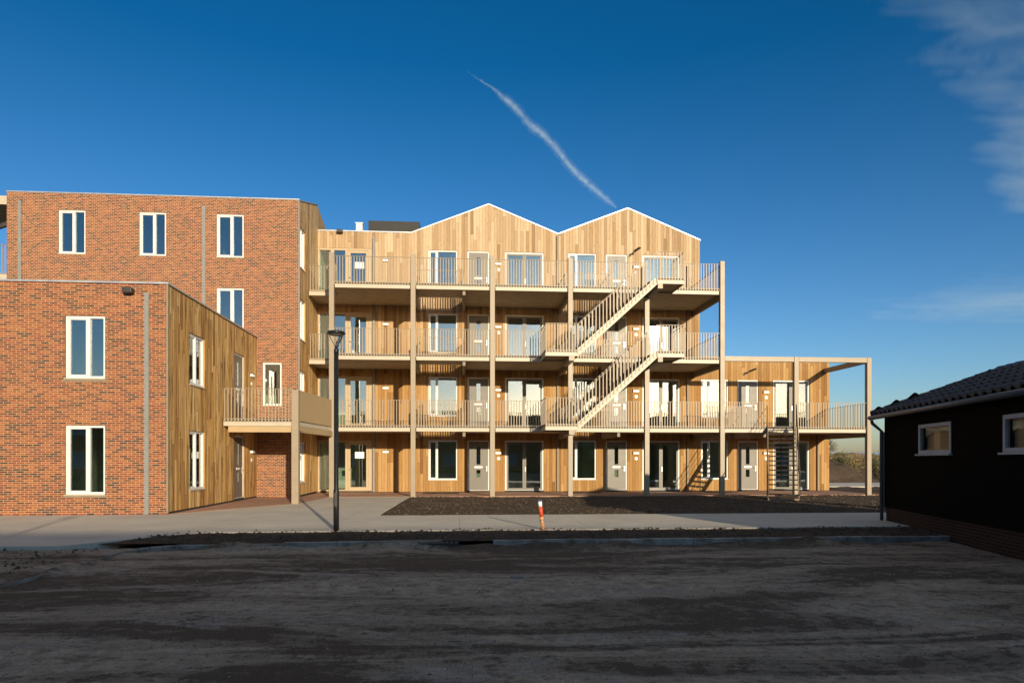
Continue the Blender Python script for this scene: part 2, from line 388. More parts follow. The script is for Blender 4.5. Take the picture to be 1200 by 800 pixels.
def frame_mb(w, h, t=0.065, d=0.09, y=0.045):
    m = MB(); m.box(-w/2, -w/2+t, y, y+d, 0, h); m.box(w/2-t, w/2, y, y+d, 0, h)
    m.box(-w/2+t, w/2-t, y, y+d, 0, t); m.box(-w/2+t, w/2-t, y, y+d, h-t, h); return m
def pane_mb(x0, x1, z0, z1, y): return MB().box(x0, x1, y, y+0.02, z0, z1)
def sub(parent, name, mb, mat, bevel=0):
    o = mb.build(name, mat, None, bevel=bevel); o.parent = parent; return o
def mk_window(w, h, split, sill=True, t=0.065):
    def f():
        m = frame_mb(w, h, t); xs = -w/2 + split*w
        m.box(xs-0.04, xs+0.04, 0.043, 0.13, t, h-t)
        # casement sash inside the narrow light
        m.box(-w/2+t, -w/2+t+0.035, 0.06, 0.12, t, h-t); m.box(xs-0.075, xs-0.04, 0.06, 0.12, t, h-t)
        m.box(-w/2+t+0.035, xs-0.075, 0.06, 0.12, t, t+0.04); m.box(-w/2+t+0.035, xs-0.075, 0.06, 0.12, h-t-0.04, h-t)
        o = m.build('window', 'white_paint', None, bevel=0.004)
        sub(o, 'pane', pane_mb(-w/2+t, xs-0.04, t, h-t, 0.09), 'glass'); sub(o, 'pane', pane_mb(xs+0.04, w/2-t, t, h-t, 0.095), 'glass')
        if sill: sub(o, 'sill', MB().box(-w/2-0.02, w/2+0.02, -0.035, 0.03, -0.03, -0.002), 'fascia_metal')
        return o
    return f
def mk_door(w, h, slot=True):
    def f():
        o = frame_mb(w, h, 0.06).build('door', 'white_paint', None, bevel=0.004)
        lw, b, y = w-0.12, 0.02, 0.055
        lf = MB(); s0, s1 = -0.095, 0.095; z = [b, 0.66, 1.02, 1.28, h-0.28, h-0.062]
        lf.box(-lw/2, s0, y, y+0.05, z[0], z[5]); lf.box(s1, lw/2, y, y+0.05, z[0], z[5])
        for a, c in ((z[0], z[1]), (z[2], z[3]), (z[4], z[5])): lf.box(s0, s1, y, y+0.05, a, c)
        sub(o, 'door_leaf', lf, 'taupe_paint')
        sub(o, 'pane', pane_mb(s0, s1, z[1], z[2], y+0.02), 'glass'); sub(o, 'pane', pane_mb(s0, s1, z[3], z[4], y+0.02), 'glass')
        sub(o, 'letterbox', MB().box(-0.19, 0.19, y-0.012, y-0.001, 1.11, 1.19), 'lamp_white', 0.004)
        hd = MB().box(lw/2-0.08, lw/2-0.045, y-0.01, y-0.001, 0.95, 1.2); hd.tube([(lw/2-0.06, y-0.01, 1.1), (lw/2-0.06, y-0.055, 1.1), (lw/2-0.18, y-0.058, 1.1)], 0.011, 8)
        sub(o, 'handle', hd, 'steel')
        return o
    return f
def mk_french(w, h):
    def f():
        o = frame_mb(w, h, 0.07).build('french_door', 'white_paint', None, bevel=0.004)
        b, t, y = 0.075, 0.085, 0.05
        for sg in (-1, 1):
            x0, x1 = (-w/2+0.072, -0.002) if sg < 0 else (0.002, w/2-0.072)
            lf = MB(); lf.box(x0, x0+t, y, y+0.06, b, h-0.072); lf.box(x1-t, x1, y, y+0.06, b, h-0.072)
            lf.box(x0+t, x1-t, y, y+0.06, b, b+t); lf.box(x0+t, x1-t, y, y+0.06, h-0.072-t, h-0.072)
            sub(o, 'door_leaf', lf, 'taupe_paint'); sub(o, 'pane', pane_mb(x0+t, x1-t, b+t, h-0.072-t, y+0.025), 'glass')
        sub(o, 'handle', MB().box(0.03, 0.055, y-0.03, y-0.002, 0.95, 1.16), 'steel')
        return o
    return f
def mk_light():
    o = MB().box(-0.14, 0.14, -0.10, -0.003, 0.03, 0.13).build('wall_light', 'lamp_white', None, bevel=0.01)
    sub(o, 'lamp_cover', MB().box(-0.15, 0.15, -0.115, -0.003, 0.131, 0.155), 'dark_metal'); return o
def mk_plate():
    m = MB().tube([(0,-0.003,0),(0,-0.02,0)], 0.075, 18); return m.build('number_plate', 'lamp_white', None)
def mk_flood(arm=True):
    def f():
        m = MB(); m.box(-0.05, 0.05, -0.03, -0.002, -0.06, 0.06)
        if arm:
            m.bar((0, -0.03, 0.0), (0.18, -0.38, 0.13), 0.035, 0.035)
            o = m.build('floodlight', 'dark_metal', None)
            sub(o, 'lamp_head', MB().bar((0.14, -0.30, 0.10), (0.33, -0.62, 0.20), 0.14, 0.06), 'dark_metal', 0.01)
        else:
            o = m.build('floodlight', 'dark_metal', None)
            sub(o, 'lamp_head', MB().box(-0.13, 0.13, -0.24, -0.031, -0.07, 0.08), 'dark_metal', 0.015)
        return o
    return f
def mk_entrance():
    # fixed glazing on the left, glazed door on the right; width 2.5
    w, h = 2.5, 2.42
    m = MB(); y0, y1 = 0.02, 0.13
    for a, b in ((-1.25, -1.17), (-0.66, -0.50), (0.02, 0.14), (1.10, 1.25)): m.box(a, b, y0, y1, 0, h)
    for a, b in ((-1.17, -0.66), (-0.50, 0.02)): m.box(a, b, y0, y1, 0, 0.10); m.box(a, b, y0, y1, h-0.10, h)
    m.box(0.14, 1.10, y0, y1, h-0.09, h)
    o = m.build('entrance_screen', 'entrance_tan', None, bevel=0.004)
    sub(o, 'pane', pane_mb(-1.17, -0.66, 0.10, h-0.10, 0.07), 'glass'); sub(o, 'pane', pane_mb(-0.50, 0.02, 0.10, h-0.10, 0.07), 'glass')
    lf = MB(); lf.box(0.144, 0.255, 0.04, 0.10, 0.02, h-0.094); lf.box(0.985, 1.096, 0.04, 0.10, 0.02, h-0.094); lf.box(0.255, 0.985, 0.04, 0.10, 0.02, 0.22); lf.box(0.255, 0.985, 0.04, 0.10, h-0.21, h-0.094)
    sub(o, 'door_leaf', lf, 'entrance_tan', 0.004); sub(o, 'pane', pane_mb(0.255, 0.985, 0.22, h-0.21, 0.06), 'glass')
    hd = MB().tube([(0.2, 0.04, 1.05), (0.2, -0.03, 1.05), (0.33, -0.032, 1.05)], 0.012, 8); sub(o, 'handle', hd, 'steel')
    return o

# ------------------------------------------------------------------ THE TIMBER BUILDING WITH TWO GABLES
tb = thing('timber_building', (1.4, WY, 0), 'tall pale timber building with two gables and three storeys of open galleries', 'building')
PF = lambda y: (lambda u, z, d: (u, y+d, z))
UNITS = [0.0, 6.68]
SLAB = [0.0, 3.04, 6.04, 9.04]
holes = []
def unit_holes(off, k):
    b = 3.0*k
    return [('w', off-1.45, off-0.08, b+(0.61 if k < 1 else 0.63), b+2.49), ('d', off+0.40, off+1.44, b+0.06, b+2.48), ('f', off+2.19, off+4.05, b+0.05, b+2.48)]
for off in UNITS:
    for k in range(4):
        for t, a, b, c, d in unit_holes(off, k): holes.append((a, b, c, d))
for k in range(4): holes.append((-6.6, -4.1, 3*k+0.06, 3*k+2.48))
w = MB(); w.wall(PF(WY), -6.9, 11.72, 0.1, 12.27, holes)
def gz(x): return 12.25 + max(0, 1.46 - abs(x-1.4)*0.40, 1.46 - abs(x-8.14)*0.405)
for a, b in zip([-6.9, -2.25, 1.4, 4.74, 8.14], [-2.25, 1.4, 4.74, 8.14, 11.72]):
    if a > -3: w.face([(a, WY, 12.27), (b, WY, 12.27), (b, WY, max(12.2701, gz(b))), (a, WY, max(12.2701, gz(a)))])
w.build('wall', 'timber', tb)
s = MB(); s.face([(11.72, WY, 0), (11.72, WY+10, 0), (11.72, WY+10, 12.27), (11.72, WY, 12.27)]); s.face([(-6.9, WY+10, 0), (11.72, WY+10, 0), (11.72, WY+10, 12.27), (-6.9, WY+10, 12.27)])
s.build('side_wall', 'timber', tb)
MB().box(-6.5, 11.70, WY+0.02, WY+0.2, -0.05, 0.099).build('plinth', 'plinth', tb)
rf = MB(); rf.box(-6.9, -2.25, WY+0.02, WY+10, 12.0, 12.26)
for a, b in zip([-2.25, 1.4, 4.74, 8.14], [1.4, 4.74, 8.14, 11.72]):
    za, zb = gz(a)-0.01, gz(b)-0.01
    rf.hexa([(a,WY+.02,za-.2),(b,WY+.02,zb-.2),(b,WY+10,zb-.2),(a,WY+10,za-.2),(a,WY+.02,za),(b,WY+.02,zb),(b,WY+10,zb),(a,WY+10,za)])
roof = rf.build('roof', 'roof_membrane', tb)
tr = MB()
pts = [(-6.6, 12.285), (-2.25, 12.285), (1.4, 13.73), (4.74, 12.40), (8.14, 13.73), (11.75, 12.27)]
for (a, za), (b, zb) in zip(pts, pts[1:]): tr.bar((a, WY+0.01, za), (b, WY+0.01, zb), 0.09, 0.05)
sub(roof, 'roof_trim', tr, 'zinc')
sub(roof, 'roof_screen', MB().box(-4.45, -1.95, WY+1.5, WY+4, 12.27, 13.32), 'screen_dark')
ch = MB().box(-4.92, -4.62, WY+0.6, WY+0.9, 12.26, 12.86); ch.box(-4.96, -4.58, WY+0.56, WY+0.94, 12.861, 12.90); sub(roof, 'chimney', ch, 'white_paint')

def interior(parent, x0, x1, y0, y1, zs, parts, ztop):
    m = MB()
    m.face([(x0,y1,0),(x1,y1,0),(x1,y1,ztop),(x0,y1,ztop)])
    for x in [x0, x1] + parts: m.box(x-0.05, x+0.05, y0, y1, 0.02, ztop-0.02)
    m.build('interior_wall', 'white_plaster', parent)
    f = MB()
    for z in zs: f.box(x0, x1, y0, y1, z-0.28, z+0.02)
    f.build('floor_slab', 'screed', parent)
interior(tb, -6.55, 11.66, WY+0.2, WY+5, SLAB + [12.0], [-4.07, -2.15, 0.16, 4.74, 6.84], 12.0)

def reveals(parent, P, holes, d0=0.145, d1=0.40):
    for a, b, c, d in holes:
        m = MB()
        m.face([P(a,c,d0),P(a,d,d0),P(a,d,d1),P(a,c,d1)]); m.face([P(b,c,d0),P(b,c,d1),P(b,d,d1),P(b,d,d0)])
        m.face([P(a,d,d0),P(b,d,d0),P(b,d,d1),P(a,d,d1)]); m.face([P(a,c,d0),P(a,c,d1),P(b,c,d1),P(b,c,d0)])
        m.build('window_reveal', 'white_plaster', parent)
reveals(tb, PF(WY), holes)
for ui, off in enumerate(UNITS):
    for k in range(4):
        for t, a, b, c, d in unit_holes(off, k):
            cx, wd, ht = (a+b)/2, b-a, d-c
            mk = {'w': mk_window(wd, ht, 0.30), 'd': mk_door(wd, ht), 'f': mk_french(wd, ht)}[t]
            put((t, round(wd, 2), round(ht, 2)), mk, tb, (cx, WY, c))
        put('light', mk_light, tb, (off+1.86, WY, 3*k+1.80)); put('plate', mk_plate, tb, (off+1.88, WY, 3*k+1.62))
for k in range(4):
    put('entrance', mk_entrance, tb, (-5.35, WY, 3*k+0.06)); put('light', mk_light, tb, (-3.45, WY, 3*k+1.85))
for k, z in ((0, 1.63), (3, 1.55)):
    MB().box(-4.88, -4.46, WY+0.035, WY+0.039, 3*k+z, 3*k+z+0.30).build('notice_sheet', 'paper', tb)
put('flood', mk_flood(False), tb, (-5.55, WY, 12.22)); put('floodarm', mk_flood(True), tb, (8.25, WY, 11.45))
def downpipe(parent, x, y, z0, z1, mat='grey_metal', w=0.09):
    m = MB().box(x-w/2, x+w/2, y-0.10, y-0.02, z0, z1)
    z = z0+0.4
    while z < z1: m.box(x-w/2-0.012, x+w/2+0.012, y-0.108, y-0.002, z, z+0.035); z += 1.5
    return m.build('downpipe', mat, parent)
downpipe(tb, -4.0, WY, 0.05, 12.0); downpipe(tb, 4.72, WY, 0.05, 12.3, 'brown_trim'); downpipe(tb, 11.1, WY, 0.05, 11.0, 'brown_trim')

# galleries -------------------------------------------------------------
def post(parent, x, y, z0, z1, w=0.2):
    return MB().box(x-w/2, x+w/2, y-w/2, y+w/2, z0, z1).build('post', 'tan_metal', parent, bevel=0.008)
def railing(parent, p, q, z0, z1, z1b=None, z0b=None, step=0.118, foot=True, name='railing'):
    """balustrade of flat upright bars from p to q (x, y); z0/z1 bottom and rail height at p, z0b/z1b at q"""
    z0b = z0 if z0b is None else z0b; z1b = z1 if z1b is None else z1b
    p, q = Vector((p[0], p[1], 0)), Vector((q[0], q[1], 0)); L = (q-p).length; d = (q-p)/L
    m = MB(); n = max(1, round(L/step)); nv = Vector((-d.y, d.x, 0))
    for i in range(n+1):
        c = p + d*(L*i/n); f = i/n; a, b = z0+(z0b-z0)*f, z1+(z1b-z1)*f
        w = 0.0175; t = 0.005
        u, v = d*w, nv*t
        m.hexa([c-u-v+Vector((0,0,a)), c+u-v+Vector((0,0,a)), c+u+v+Vector((0,0,a)), c-u+v+Vector((0,0,a)), c-u-v+Vector((0,0,b)), c+u-v+Vector((0,0,b)), c+u+v+Vector((0,0,b)), c-u+v+Vector((0,0,b))])
        if foot:
            u = d*0.026; v = nv*0.009; b = a+0.115
            m.hexa([c-u-v+Vector((0,0,a)), c+u-v+Vector((0,0,a)), c+u+v+Vector((0,0,a)), c-u+v+Vector((0,0,a)), c-u-v+Vector((0,0,b)), c+u-v+Vector((0,0,b)), c+u+v+Vector((0,0,b)), c-u+v+Vector((0,0,b))])
    m.bar(p+Vector((0,0,z1+0.01)), q+Vector((0,0,z1b+0.01)), 0.045, 0.016)
    m.bar(p+nv*0.016+Vector((0,0,z0+0.10)), q+nv*0.016+Vector((0,0,z0b+0.10)), 0.008, 0.03)
    return m.build(name, 'tan_metal', parent)
RH = 1.14
VOID0, VOID1, VY = -1.83, 0.14, 30.74           # opening in the deck before the bedroom windows, per unit
def deck(parent, polys, F, name='gallery_deck'):
    m = MB()
    for pl in polys: m.prism(pl, F-0.10, F+0.10)
    return m.build(name, 'soffit', parent)
def rect(x0, x1, y0, y1): return [(x0, y0), (x1, y0), (x1, y1), (x0, y1)]
def bay_fascia(parent, x0, x1, F, y=FY):
    return MB().box(x0, x1, y-0.02, y+0.05, F-0.165, F-0.003).build('fascia', 'fascia_metal', parent, bevel=0.005)
def dark_gap(parent, x0, x1, F, y=FY): return MB().box(x0, x1, y+0.06, y+0.09, F-0.09, F+0.09).build('deck_edge', 'dark_edge', parent)

STL, STR, SY0, SY1 = (3.50, 4.79), (8.08, 9.18), 27.4, 28.75
for li, F in enumerate(FZ):
    polys = [rect(-5.3, VOID0, FY+0.1, WY-0.03)]
    for off in UNITS:
        polys.append(rect(VOID0+off, VOID1+off, FY+0.1, VY))
        polys.append(rect(VOID1+off, (VOID0+6.68+off) if off == 0 else 11.40, FY+0.1, WY-0.03))
    if li > 0: polys.append(rect(-6.55, -5.3, 30.55, WY-0.03))
    deck(tb, polys, F)
    for i in range(0, 5):
        x0, x1 = PX[i]+0.13, PX[i+1]-0.13
        bay_fascia(tb, x0, x1, F); dark_gap(tb, x0, x1, F)
        segs = [(x0-0.03, x1+0.03)]
        def cut(g):
            out = []
            for a, b in segs:
                if g[1] <= a or g[0] >= b: out.append((a, b)); continue
                if g[0] > a+0.1: out.append((a, g[0]))
                if g[1] < b-0.1: out.append((g[1], b))
            return out
        if li < 2: segs = cut(STL)
        if li > 0: segs = cut(STR)
        for a, b in segs: railing(tb, (a, FY-0.03), (b, FY-0.03), F-0.02, F+RH)
    for off in UNITS:                                        # inner railings round each opening, and its beams
        a, b = VOID0+off, VOID1+off
        railing(tb, (a+0.03, VY-0.03), (b, VY-0.03), F+0.04, F+RH-0.04)
        railing(tb, (b+0.03, VY-0.03), (b+0.03, WY-0.05), F+0.04, F+RH-0.04); railing(tb, (a-0.03, VY-0.03), (a-0.03, WY-0.05), F+0.04, F+RH-0.04)
        for x in (a-0.07, b+0.07): MB().box(x-0.06, x+0.06, FY+0.12, WY-0.02, F-0.36, F-0.11).build('beam', 'brown_trim', tb)
    MB().box(11.36, 11.48, FY+0.12, WY-0.02, F-0.36, F-0.11).build('beam', 'brown_trim', tb)
    if li > 0:
        railing(tb, (11.43, FY+0.1), (11.43, WY-0.05), F+0.02, F+RH)
        railing(tb, (-6.5, 30.5), (-5.42, 30.5), F-0.02, F+RH); bay_fascia(tb, -6.55, -5.4, F, 30.5); dark_gap(tb, -6.55, -5.4, F, 30.5)
        railing(tb, (-5.36, 30.48), (-5.33, FY+0.12), F+0.02, F+RH)
for i, x in enumerate(PX[:6]):
    post(tb, x, FY, -0.05, 10.2 if i not in (4,) else 8.7)

def flight(parent, F0, F1):
    (xa0, xa1), (xb0, xb1) = STL, STR
    st = MB()
    for y in (SY0, SY1): st.bar((xa1, y, F0-0.02), (xb0, y, F1-0.02), 0.04, 0.24, (0,0,1))
    o = st.build('staircase', 'fascia_metal', parent)
    n = 16
    tm = MB().box(-0.13, 0.13, SY0+0.03, SY1-0.03, -0.02, 0.02)
    t0 = None
    for i in range(1, n):
        x = xa1 + (xb0-xa1)*i/n; z = F0 + 0.1 + (F1-F0)*i/n
        if t0 is None: t0 = sub(o, 'tread', tm, 'grating'); t0.location = (x, 0, z)
        else: c = t0.copy(); COL.objects.link(c); c.parent = o; c.location = (x, 0, z)
    for y in (SY0-0.035, SY1+0.035):
        r = railing(None, (xa1, y), (xb0, y), F0-0.06, F0+RH, F1+RH, F1-0.06, 0.15); r.parent = o; r.name = 'handrail'
    for (x0, x1, F) in ((xa0, xa1, F0), (xb0, xb1, F1)):
        ld = MB().box(x0, x1, SY0+0.03, FY-0.02, F-0.09, F+0.08); l = sub(o, 'landing', ld, 'soffit')
        fm = MB().box(x0, x1, SY0-0.04, SY0+0.02, F-0.16, F-0.003); fm.box(x0-0.03, x0-0.002, SY0-0.02, FY-0.04, F-0.16, F-0.003); fm.box(x1+0.002, x1+0.03, SY0-0.02, FY-0.04, F-0.16, F-0.003)
        sub(o, 'fascia', fm, 'fascia_metal')
        r = railing(None, (x0, SY0-0.05), (x1, SY0-0.05), F-0.02, F+RH); r.parent = o; r.name = 'handrail'
    r = railing(None, (xa0-0.01, SY0-0.05), (xa0-0.01, FY-0.06), F0-0.02, F0+RH); r.parent = o; r.name = 'handrail'
    r = railing(None, (xb1+0.01, SY0-0.05), (xb1+0.01, FY-0.06), F1-0.02, F1+RH); r.parent = o; r.name = 'handrail'
    sub(o, 'beam', MB().box(xa1-0.35, xa1-0.12, SY0-0.02, FY+0.2, F0-0.34, F0-0.165), 'tan_metal'); sub(o, 'beam', MB().box(xb0+0.02, xb0+0.22, SY0-0.06, FY+0.2, F1-0.36, F1-0.165), 'tan_metal')
flight(tb, FZ[0], FZ[1]); flight(tb, FZ[1], FZ[2])

# link gallery to the low brick block (first floor) ----------------------
F = FZ[0]
deck(tb, [[(-8.27, 24.8), (-5.8, 24.8), (-5.4, 29.0), (-5.32, WY-0.03), (-6.58, WY-0.03), (-6.58, TY-0.02), (-8.27, TY-0.02)]], F)
bay_fascia(tb, -8.25, -5.9, F, 24.7); dark_gap(tb, -8.25, -5.9, F, 24.7)
MB().box(-8.1, -5.87, 24.72, 24.9, F-0.38, F-0.17).build('beam', 'tan_panel', tb)
MB().bar((-5.72, 24.75, F-0.28), (-5.33, 28.9, F-0.28), 0.16, 0.21).build('beam', 'tan_panel', tb)
MB().bar((-5.72, 24.75, F-0.085), (-5.33, 28.9, F-0.085), 0.08, 0.15).build('fascia', 'fascia_metal', tb)
railing(tb, (-8.2, 24.66), (-5.88, 24.66), F-0.02, F+RH)
MB().bar((-5.68, 24.72, F+0.57), (-5.30, 28.88, F+0.57), 0.03, 1.10).build('screen_panel', 'tan_panel', tb)
post(tb, -5.76, 24.65, -0.05, 4.03, 0.24)

# ------------------------------------------------------------------ THE LOW TIMBER WING
wg = thing('timber_wing', (15, WY, 0), 'low two-storey timber wing with flat roof and an outside stair', 'building')
OFF = 13.24
wh = []
for k in (0, 1):
    for t, a, b, c, d in unit_holes(OFF, k): wh.append((t, a, b, c, d))
w = MB(); w.wall(PF(WY+0.004), 11.72, 18.3, 0.1, 6.58, [h[1:] for h in wh])
w.face([(18.3, WY+0.004, 0), (18.3, WY+9, 0), (18.3, WY+9, 6.58), (18.3, WY+0.004, 6.58)]); w.face([(11.72, WY+9, 0), (18.3, WY+9, 0), (18.3, WY+9, 6.58), (11.72, WY+9, 6.58)])
w.build('wall', 'timber', wg)
MB().box(11.74, 18.27, WY+0.02, WY+0.2, -0.05, 0.099).build('plinth', 'plinth', wg)
MB().box(11.74, 18.29, WY+0.02, WY+8.9, 6.3, 6.56).build('roof', 'roof_membrane', wg)
MB().bar((11.74, WY, 6.59), (18.32, WY, 6.59), 0.09, 0.03).build('roof_trim', 'fascia_metal', wg)
interior(wg, 11.8, 18.22, WY+0.2, WY+5, SLAB[:2] + [6.3], [13.4], 6.3)
reveals(wg, PF(WY), [h[1:] for h in wh])
for t, a, b, c, d in wh:
    wd, ht = b-a, d-c; mk = {'w': mk_window(wd, ht, 0.30), 'd': mk_door(wd, ht), 'f': mk_french(wd, ht)}[t]
    put((t, round(wd, 2), round(ht, 2)), mk, wg, ((a+b)/2, WY+0.004, c))
for k in (0, 1): put('light', mk_light, wg, (15.05, WY, 3*k+1.80)); put('plate', mk_plate, wg, (15.07, WY, 3*k+1.62))
put('floodarm', mk_flood(True), wg, (13.95, WY, 5.75)); downpipe(wg, 17.7, WY, 0.05, 2.8, 'brown_trim')
x8, x9 = PX[6], PX[7]
for x in (x8, x9): post(wg, x, FY, -0.05, 6.08)
MB().box(PX[5]+0.11, x8-0.11, FY-0.09, FY+0.09, 5.86, 6.07).build('beam', 'tan_metal', wg); MB().box(x8+0.11, x9-0.11, FY-0.09, FY+0.09, 5.86, 6.07).build('beam', 'tan_metal', wg)
MB().box(x9-0.09, x9+0.09, FY+0.11, WY-0.01, 5.86, 6.07).build('beam', 'tan_metal', wg)
deck(wg, [rect(11.42, 13.38, FY+0.1, VY), rect(13.38, x9, FY+0.1, WY-0.03)], F)
MB().box(x9-0.16, x9-0.04, FY+0.12, WY-0.02, F-0.36, F-0.11).build('beam', 'brown_trim', wg); MB().box(13.36, 13.48, FY+0.12, WY-0.02, F-0.36, F-0.11).build('beam', 'brown_trim', wg)
for a, b in ((PX[5], x8), (x8, x9)): bay_fascia(wg, a+0.13, b-0.13, F); dark_gap(wg, a+0.13, b-0.13, F)
railing(wg, (PX[5]+0.1, FY-0.03), (13.48, FY-0.03), F-0.02, F+RH); railing(wg, (x8+0.1, FY-0.03), (x9-0.1, FY-0.03), F-0.02, F+RH)
railing(wg, (x9, FY+0.1), (x9, WY-0.05), F+0.02, F+RH)
railing(wg, (11.45, VY), (13.38, VY), F+0.04, F+RH-0.04); railing(wg, (13.41, VY), (13.41, WY-0.05), F+0.04, F+RH-0.04)
# outside stair, set at an angle to the gallery
def wing_stair():
    d = Vector((0.421, 0.907, 0)); s_ = Vector((0.907, -0.421, 0)); W_ = 1.12
    top = Vector((13.5, 28.98, 0)); run, rise = 3.5, 3.0; bot = top - d*run
    m = MB()
    for k in (0, W_): m.bar(bot + s_*k + Vector((0,0,0.02)), top + s_*k + Vector((0,0,rise-0.04)), 0.035, 0.25)
    m.bar(bot - d*0.05 + Vector((0,0,0.03)), bot + s_*W_ - d*0.05 + Vector((0,0,0.03)), 0.08, 0.06)
    o = m.build('staircase', 'tan_metal', wg)
    tm = MB(); n = 16
    for j in range(4): tm.bar(s_*0.03 + d*(0.06*j-0.09), s_*(W_-0.03) + d*(0.06*j-0.09), 0.016, 0.03)
    for j in range(9): tm.bar(s_*(0.06+0.125*j) - d*0.11, s_*(0.06+0.125*j) + d*0.11, 0.014, 0.026)
    tm.bar(s_*0.03 - d*0.125, s_*(W_-0.03) - d*0.125, 0.012, 0.05)
    t0 = None
    for i in range(1, n):
        p = bot + d*(run*i/n) + Vector((0, 0, rise*i/n + 0.02))
        if t0 is None: t0 = sub(o, 'tread', tm, 'grating'); t0.location = p
        else: c = t0.copy(); COL.objects.link(c); c.parent = o; c.location = p
    for k in (-0.03, W_+0.03):
        a, b = bot + s_*k, top + s_*k
        h = MB(); h.tube([a+Vector((0,0,0.95)), b+Vector((0,0,rise+0.95))], 0.02, 8)
        for f in (0.0, 0.33, 0.66, 1.0):
            q = a.lerp(b, f); h.tube([q+Vector((0,0,rise*f+0.0)), q+Vector((0,0,rise*f+0.95))], 0.02, 8)
        for e in (0.35, 0.65): h.tube([a+Vector((0,0,e)), b+Vector((0,0,rise+e))], 0.01, 6)
        sub(o, 'handrail', h, 'dark_metal')
wing_stair()

# ------------------------------------------------------------------ BRICK BLOCKS
PS = lambda x: (lambda u, z, d: (x-d, u, z))     # wall in a plane of constant X, seen from +X
nb = thing('brick_block', (-10, NY, 0), 'low two-storey orange brick block with brown plank side wall, nearest on the left', 'building')
nh = [(-11.07, -9.99, 0.59, 2.54), (-11.07, -9.99, 3.87, 5.63)]
w = MB(); w.wall(PF(NY), -20.0, NX, 0.0, 6.56, nh); w.face([(-20, NY, 0), (-20, TY, 0), (-20, TY, 6.56), (-20, NY, 6.56)])
w.build('brick_wall', 'brick', nb)
sh = [(21.75, 23.03, 0.63, 2.47), (21.75, 23.03, 3.90, 5.50), (25.95, 27.15, 0.08, 2.47), (25.95, 27.15, 3.08, 5.55)]
w = MB(); w.wall(PS(NX), NY+0.02, TY, 0.12, 6.56, sh); w.build('plank_wall', 'timber_brown', nb)
MB().box(NX-0.2, NX-0.02, NY+0.05, TY, -0.05, 0.119).build('plinth', 'plinth', nb)
MB().box(NX-0.02, NX+0.03, NY-0.015, NY+0.05, 0.05, 6.55).build('corner_trim', 'brown_trim', nb)
MB().box(-19.9, NX-0.1, NY+0.1, TY-0.02, 6.2, 6.5).build('roof', 'roof_membrane', nb)
cp = MB().bar((-20, NY+0.05, 6.585), (NX+0.05, NY+0.05, 6.585), 0.2, 0.05); cp.bar((NX-0.05, NY+0.16, 6.585), (NX-0.05, TY-0.02, 6.585), 0.2, 0.05); cp.build('coping', 'zinc', nb)
interior(nb, -19.8, NX-0.3, NY+0.3, NY+4.5, [0.0, 3.04, 6.2], [-12.5], 6.2)
reveals(nb, PF(NY), nh); reveals(nb, PS(NX), sh)
for (a, b, c, d) in nh: put(('w', 'nb', round(d-c, 2)), mk_window(b-a, d-c, 0.56), nb, ((a+b)/2, NY, c))
for (a, b, c, d) in sh[:2]: put(('w', 'nbs', round(d-c, 2)), mk_window(b-a, d-c, 0.5), nb, (NX, (a+b)/2, c), R(90))
for (a, b, c, d) in sh[2:]: put(('d', 'nbs', round(d-c, 2)), mk_door(b-a, d-c), nb, (NX, (a+b)/2, c), R(90))
for z in (1.8, 4.85): put('light', mk_light, nb, (NX, 28.05, z), R(90)); put('plate', mk_plate, nb, (NX, 28.05, z-0.25), R(90))
MB().box(-8.91, -8.79, NY-0.03, NY-0.002, 0.02, 6.3).build('downpipe', 'grey_metal', nb)
put('flood', mk_flood(False), nb, (-9.3, NY, 6.33))
lin = MB()
for (a, b, c, d) in nh: lin.box(a-0.05, b+0.05, NY-0.012, NY-0.002, c-0.09, c-0.035)
lin.build('window_ledge', 'brown_trim', nb)

kb = thing('brick_tower', (-12, TY, 0), 'tall four-storey brick block with grey pipes and a plank side, behind the low block', 'building')
thh = []
for (a, b) in ((-16.08, -15.04), (-12.95, -11.90), (-9.90, -8.82)): thh.append((a, b, 9.86, 11.62))
thh += [(-9.90, -8.82, 6.86, 8.60), (-8.06, -7.30, 3.80, 5.56)]
w = MB(); w.wall(PF(TY), -18.05, TX, 0.0, 12.28, thh); w.face([(-18.05, TY, 0), (-18.05, 37, 0), (-18.05, 37, 12.28), (-18.05, TY, 12.28)])
w.build('brick_wall', 'brick_header', kb)
zside = [(29.02, 29.95, 3*k+0.6, 3*k+2.3) for k in range(4)]
w = MB(); w.wall(PS(TX), TY+0.02, 36.5, 0.1, 12.28, zside)
w.face([(TX, TY+0.02, 12.28), (TX, 36.5, 12.28), (TX, 36.2, 12.5), (TX, 34.3, 13.05), (TX, 32.5, 13.45)])
w.build('plank_wall', 'timber_brown', kb)
rf = MB()
for (ya, za), (yb, zb) in (((TY+.02, 12.27), (32.5, 13.44)), ((32.5, 13.44), (36.5, 12.4))):
    rf.hexa([(-18.0,ya,za-.2),(TX-.02,ya,za-.2),(TX-.02,yb,zb-.2),(-18.0,yb,zb-.2),(-18.0,ya,za-.01),(TX-.02,ya,za-.01),(TX-.02,yb,zb-.01),(-18.0,yb,zb-.01)])
rf.build('roof', 'roof_membrane', kb)
MB().bar((-18.05, TY+0.03, 12.30), (TX+0.03, TY+0.03, 12.30), 0.12, 0.045).build('coping', 'zinc', kb)
MB().bar((TX-0.01, TY+0.1, 12.31), (TX-0.01, 32.5, 13.47), 0.08, 0.04).build('roof_trim', 'zinc', kb)
MB().box(TX-0.02, TX+0.03, TY-0.015, TY+0.05, 0.05, 12.26).build('corner_trim', 'grey_metal', kb)
interior(kb, -17.9, TX-0.3, TY+0.3, TY+4.5, [0.0, 3.04, 6.04, 9.04, 12.0], [-13.8, -10.6], 12.0)
reveals(kb, PF(TY), thh); reveals(kb, PS(TX), zside)
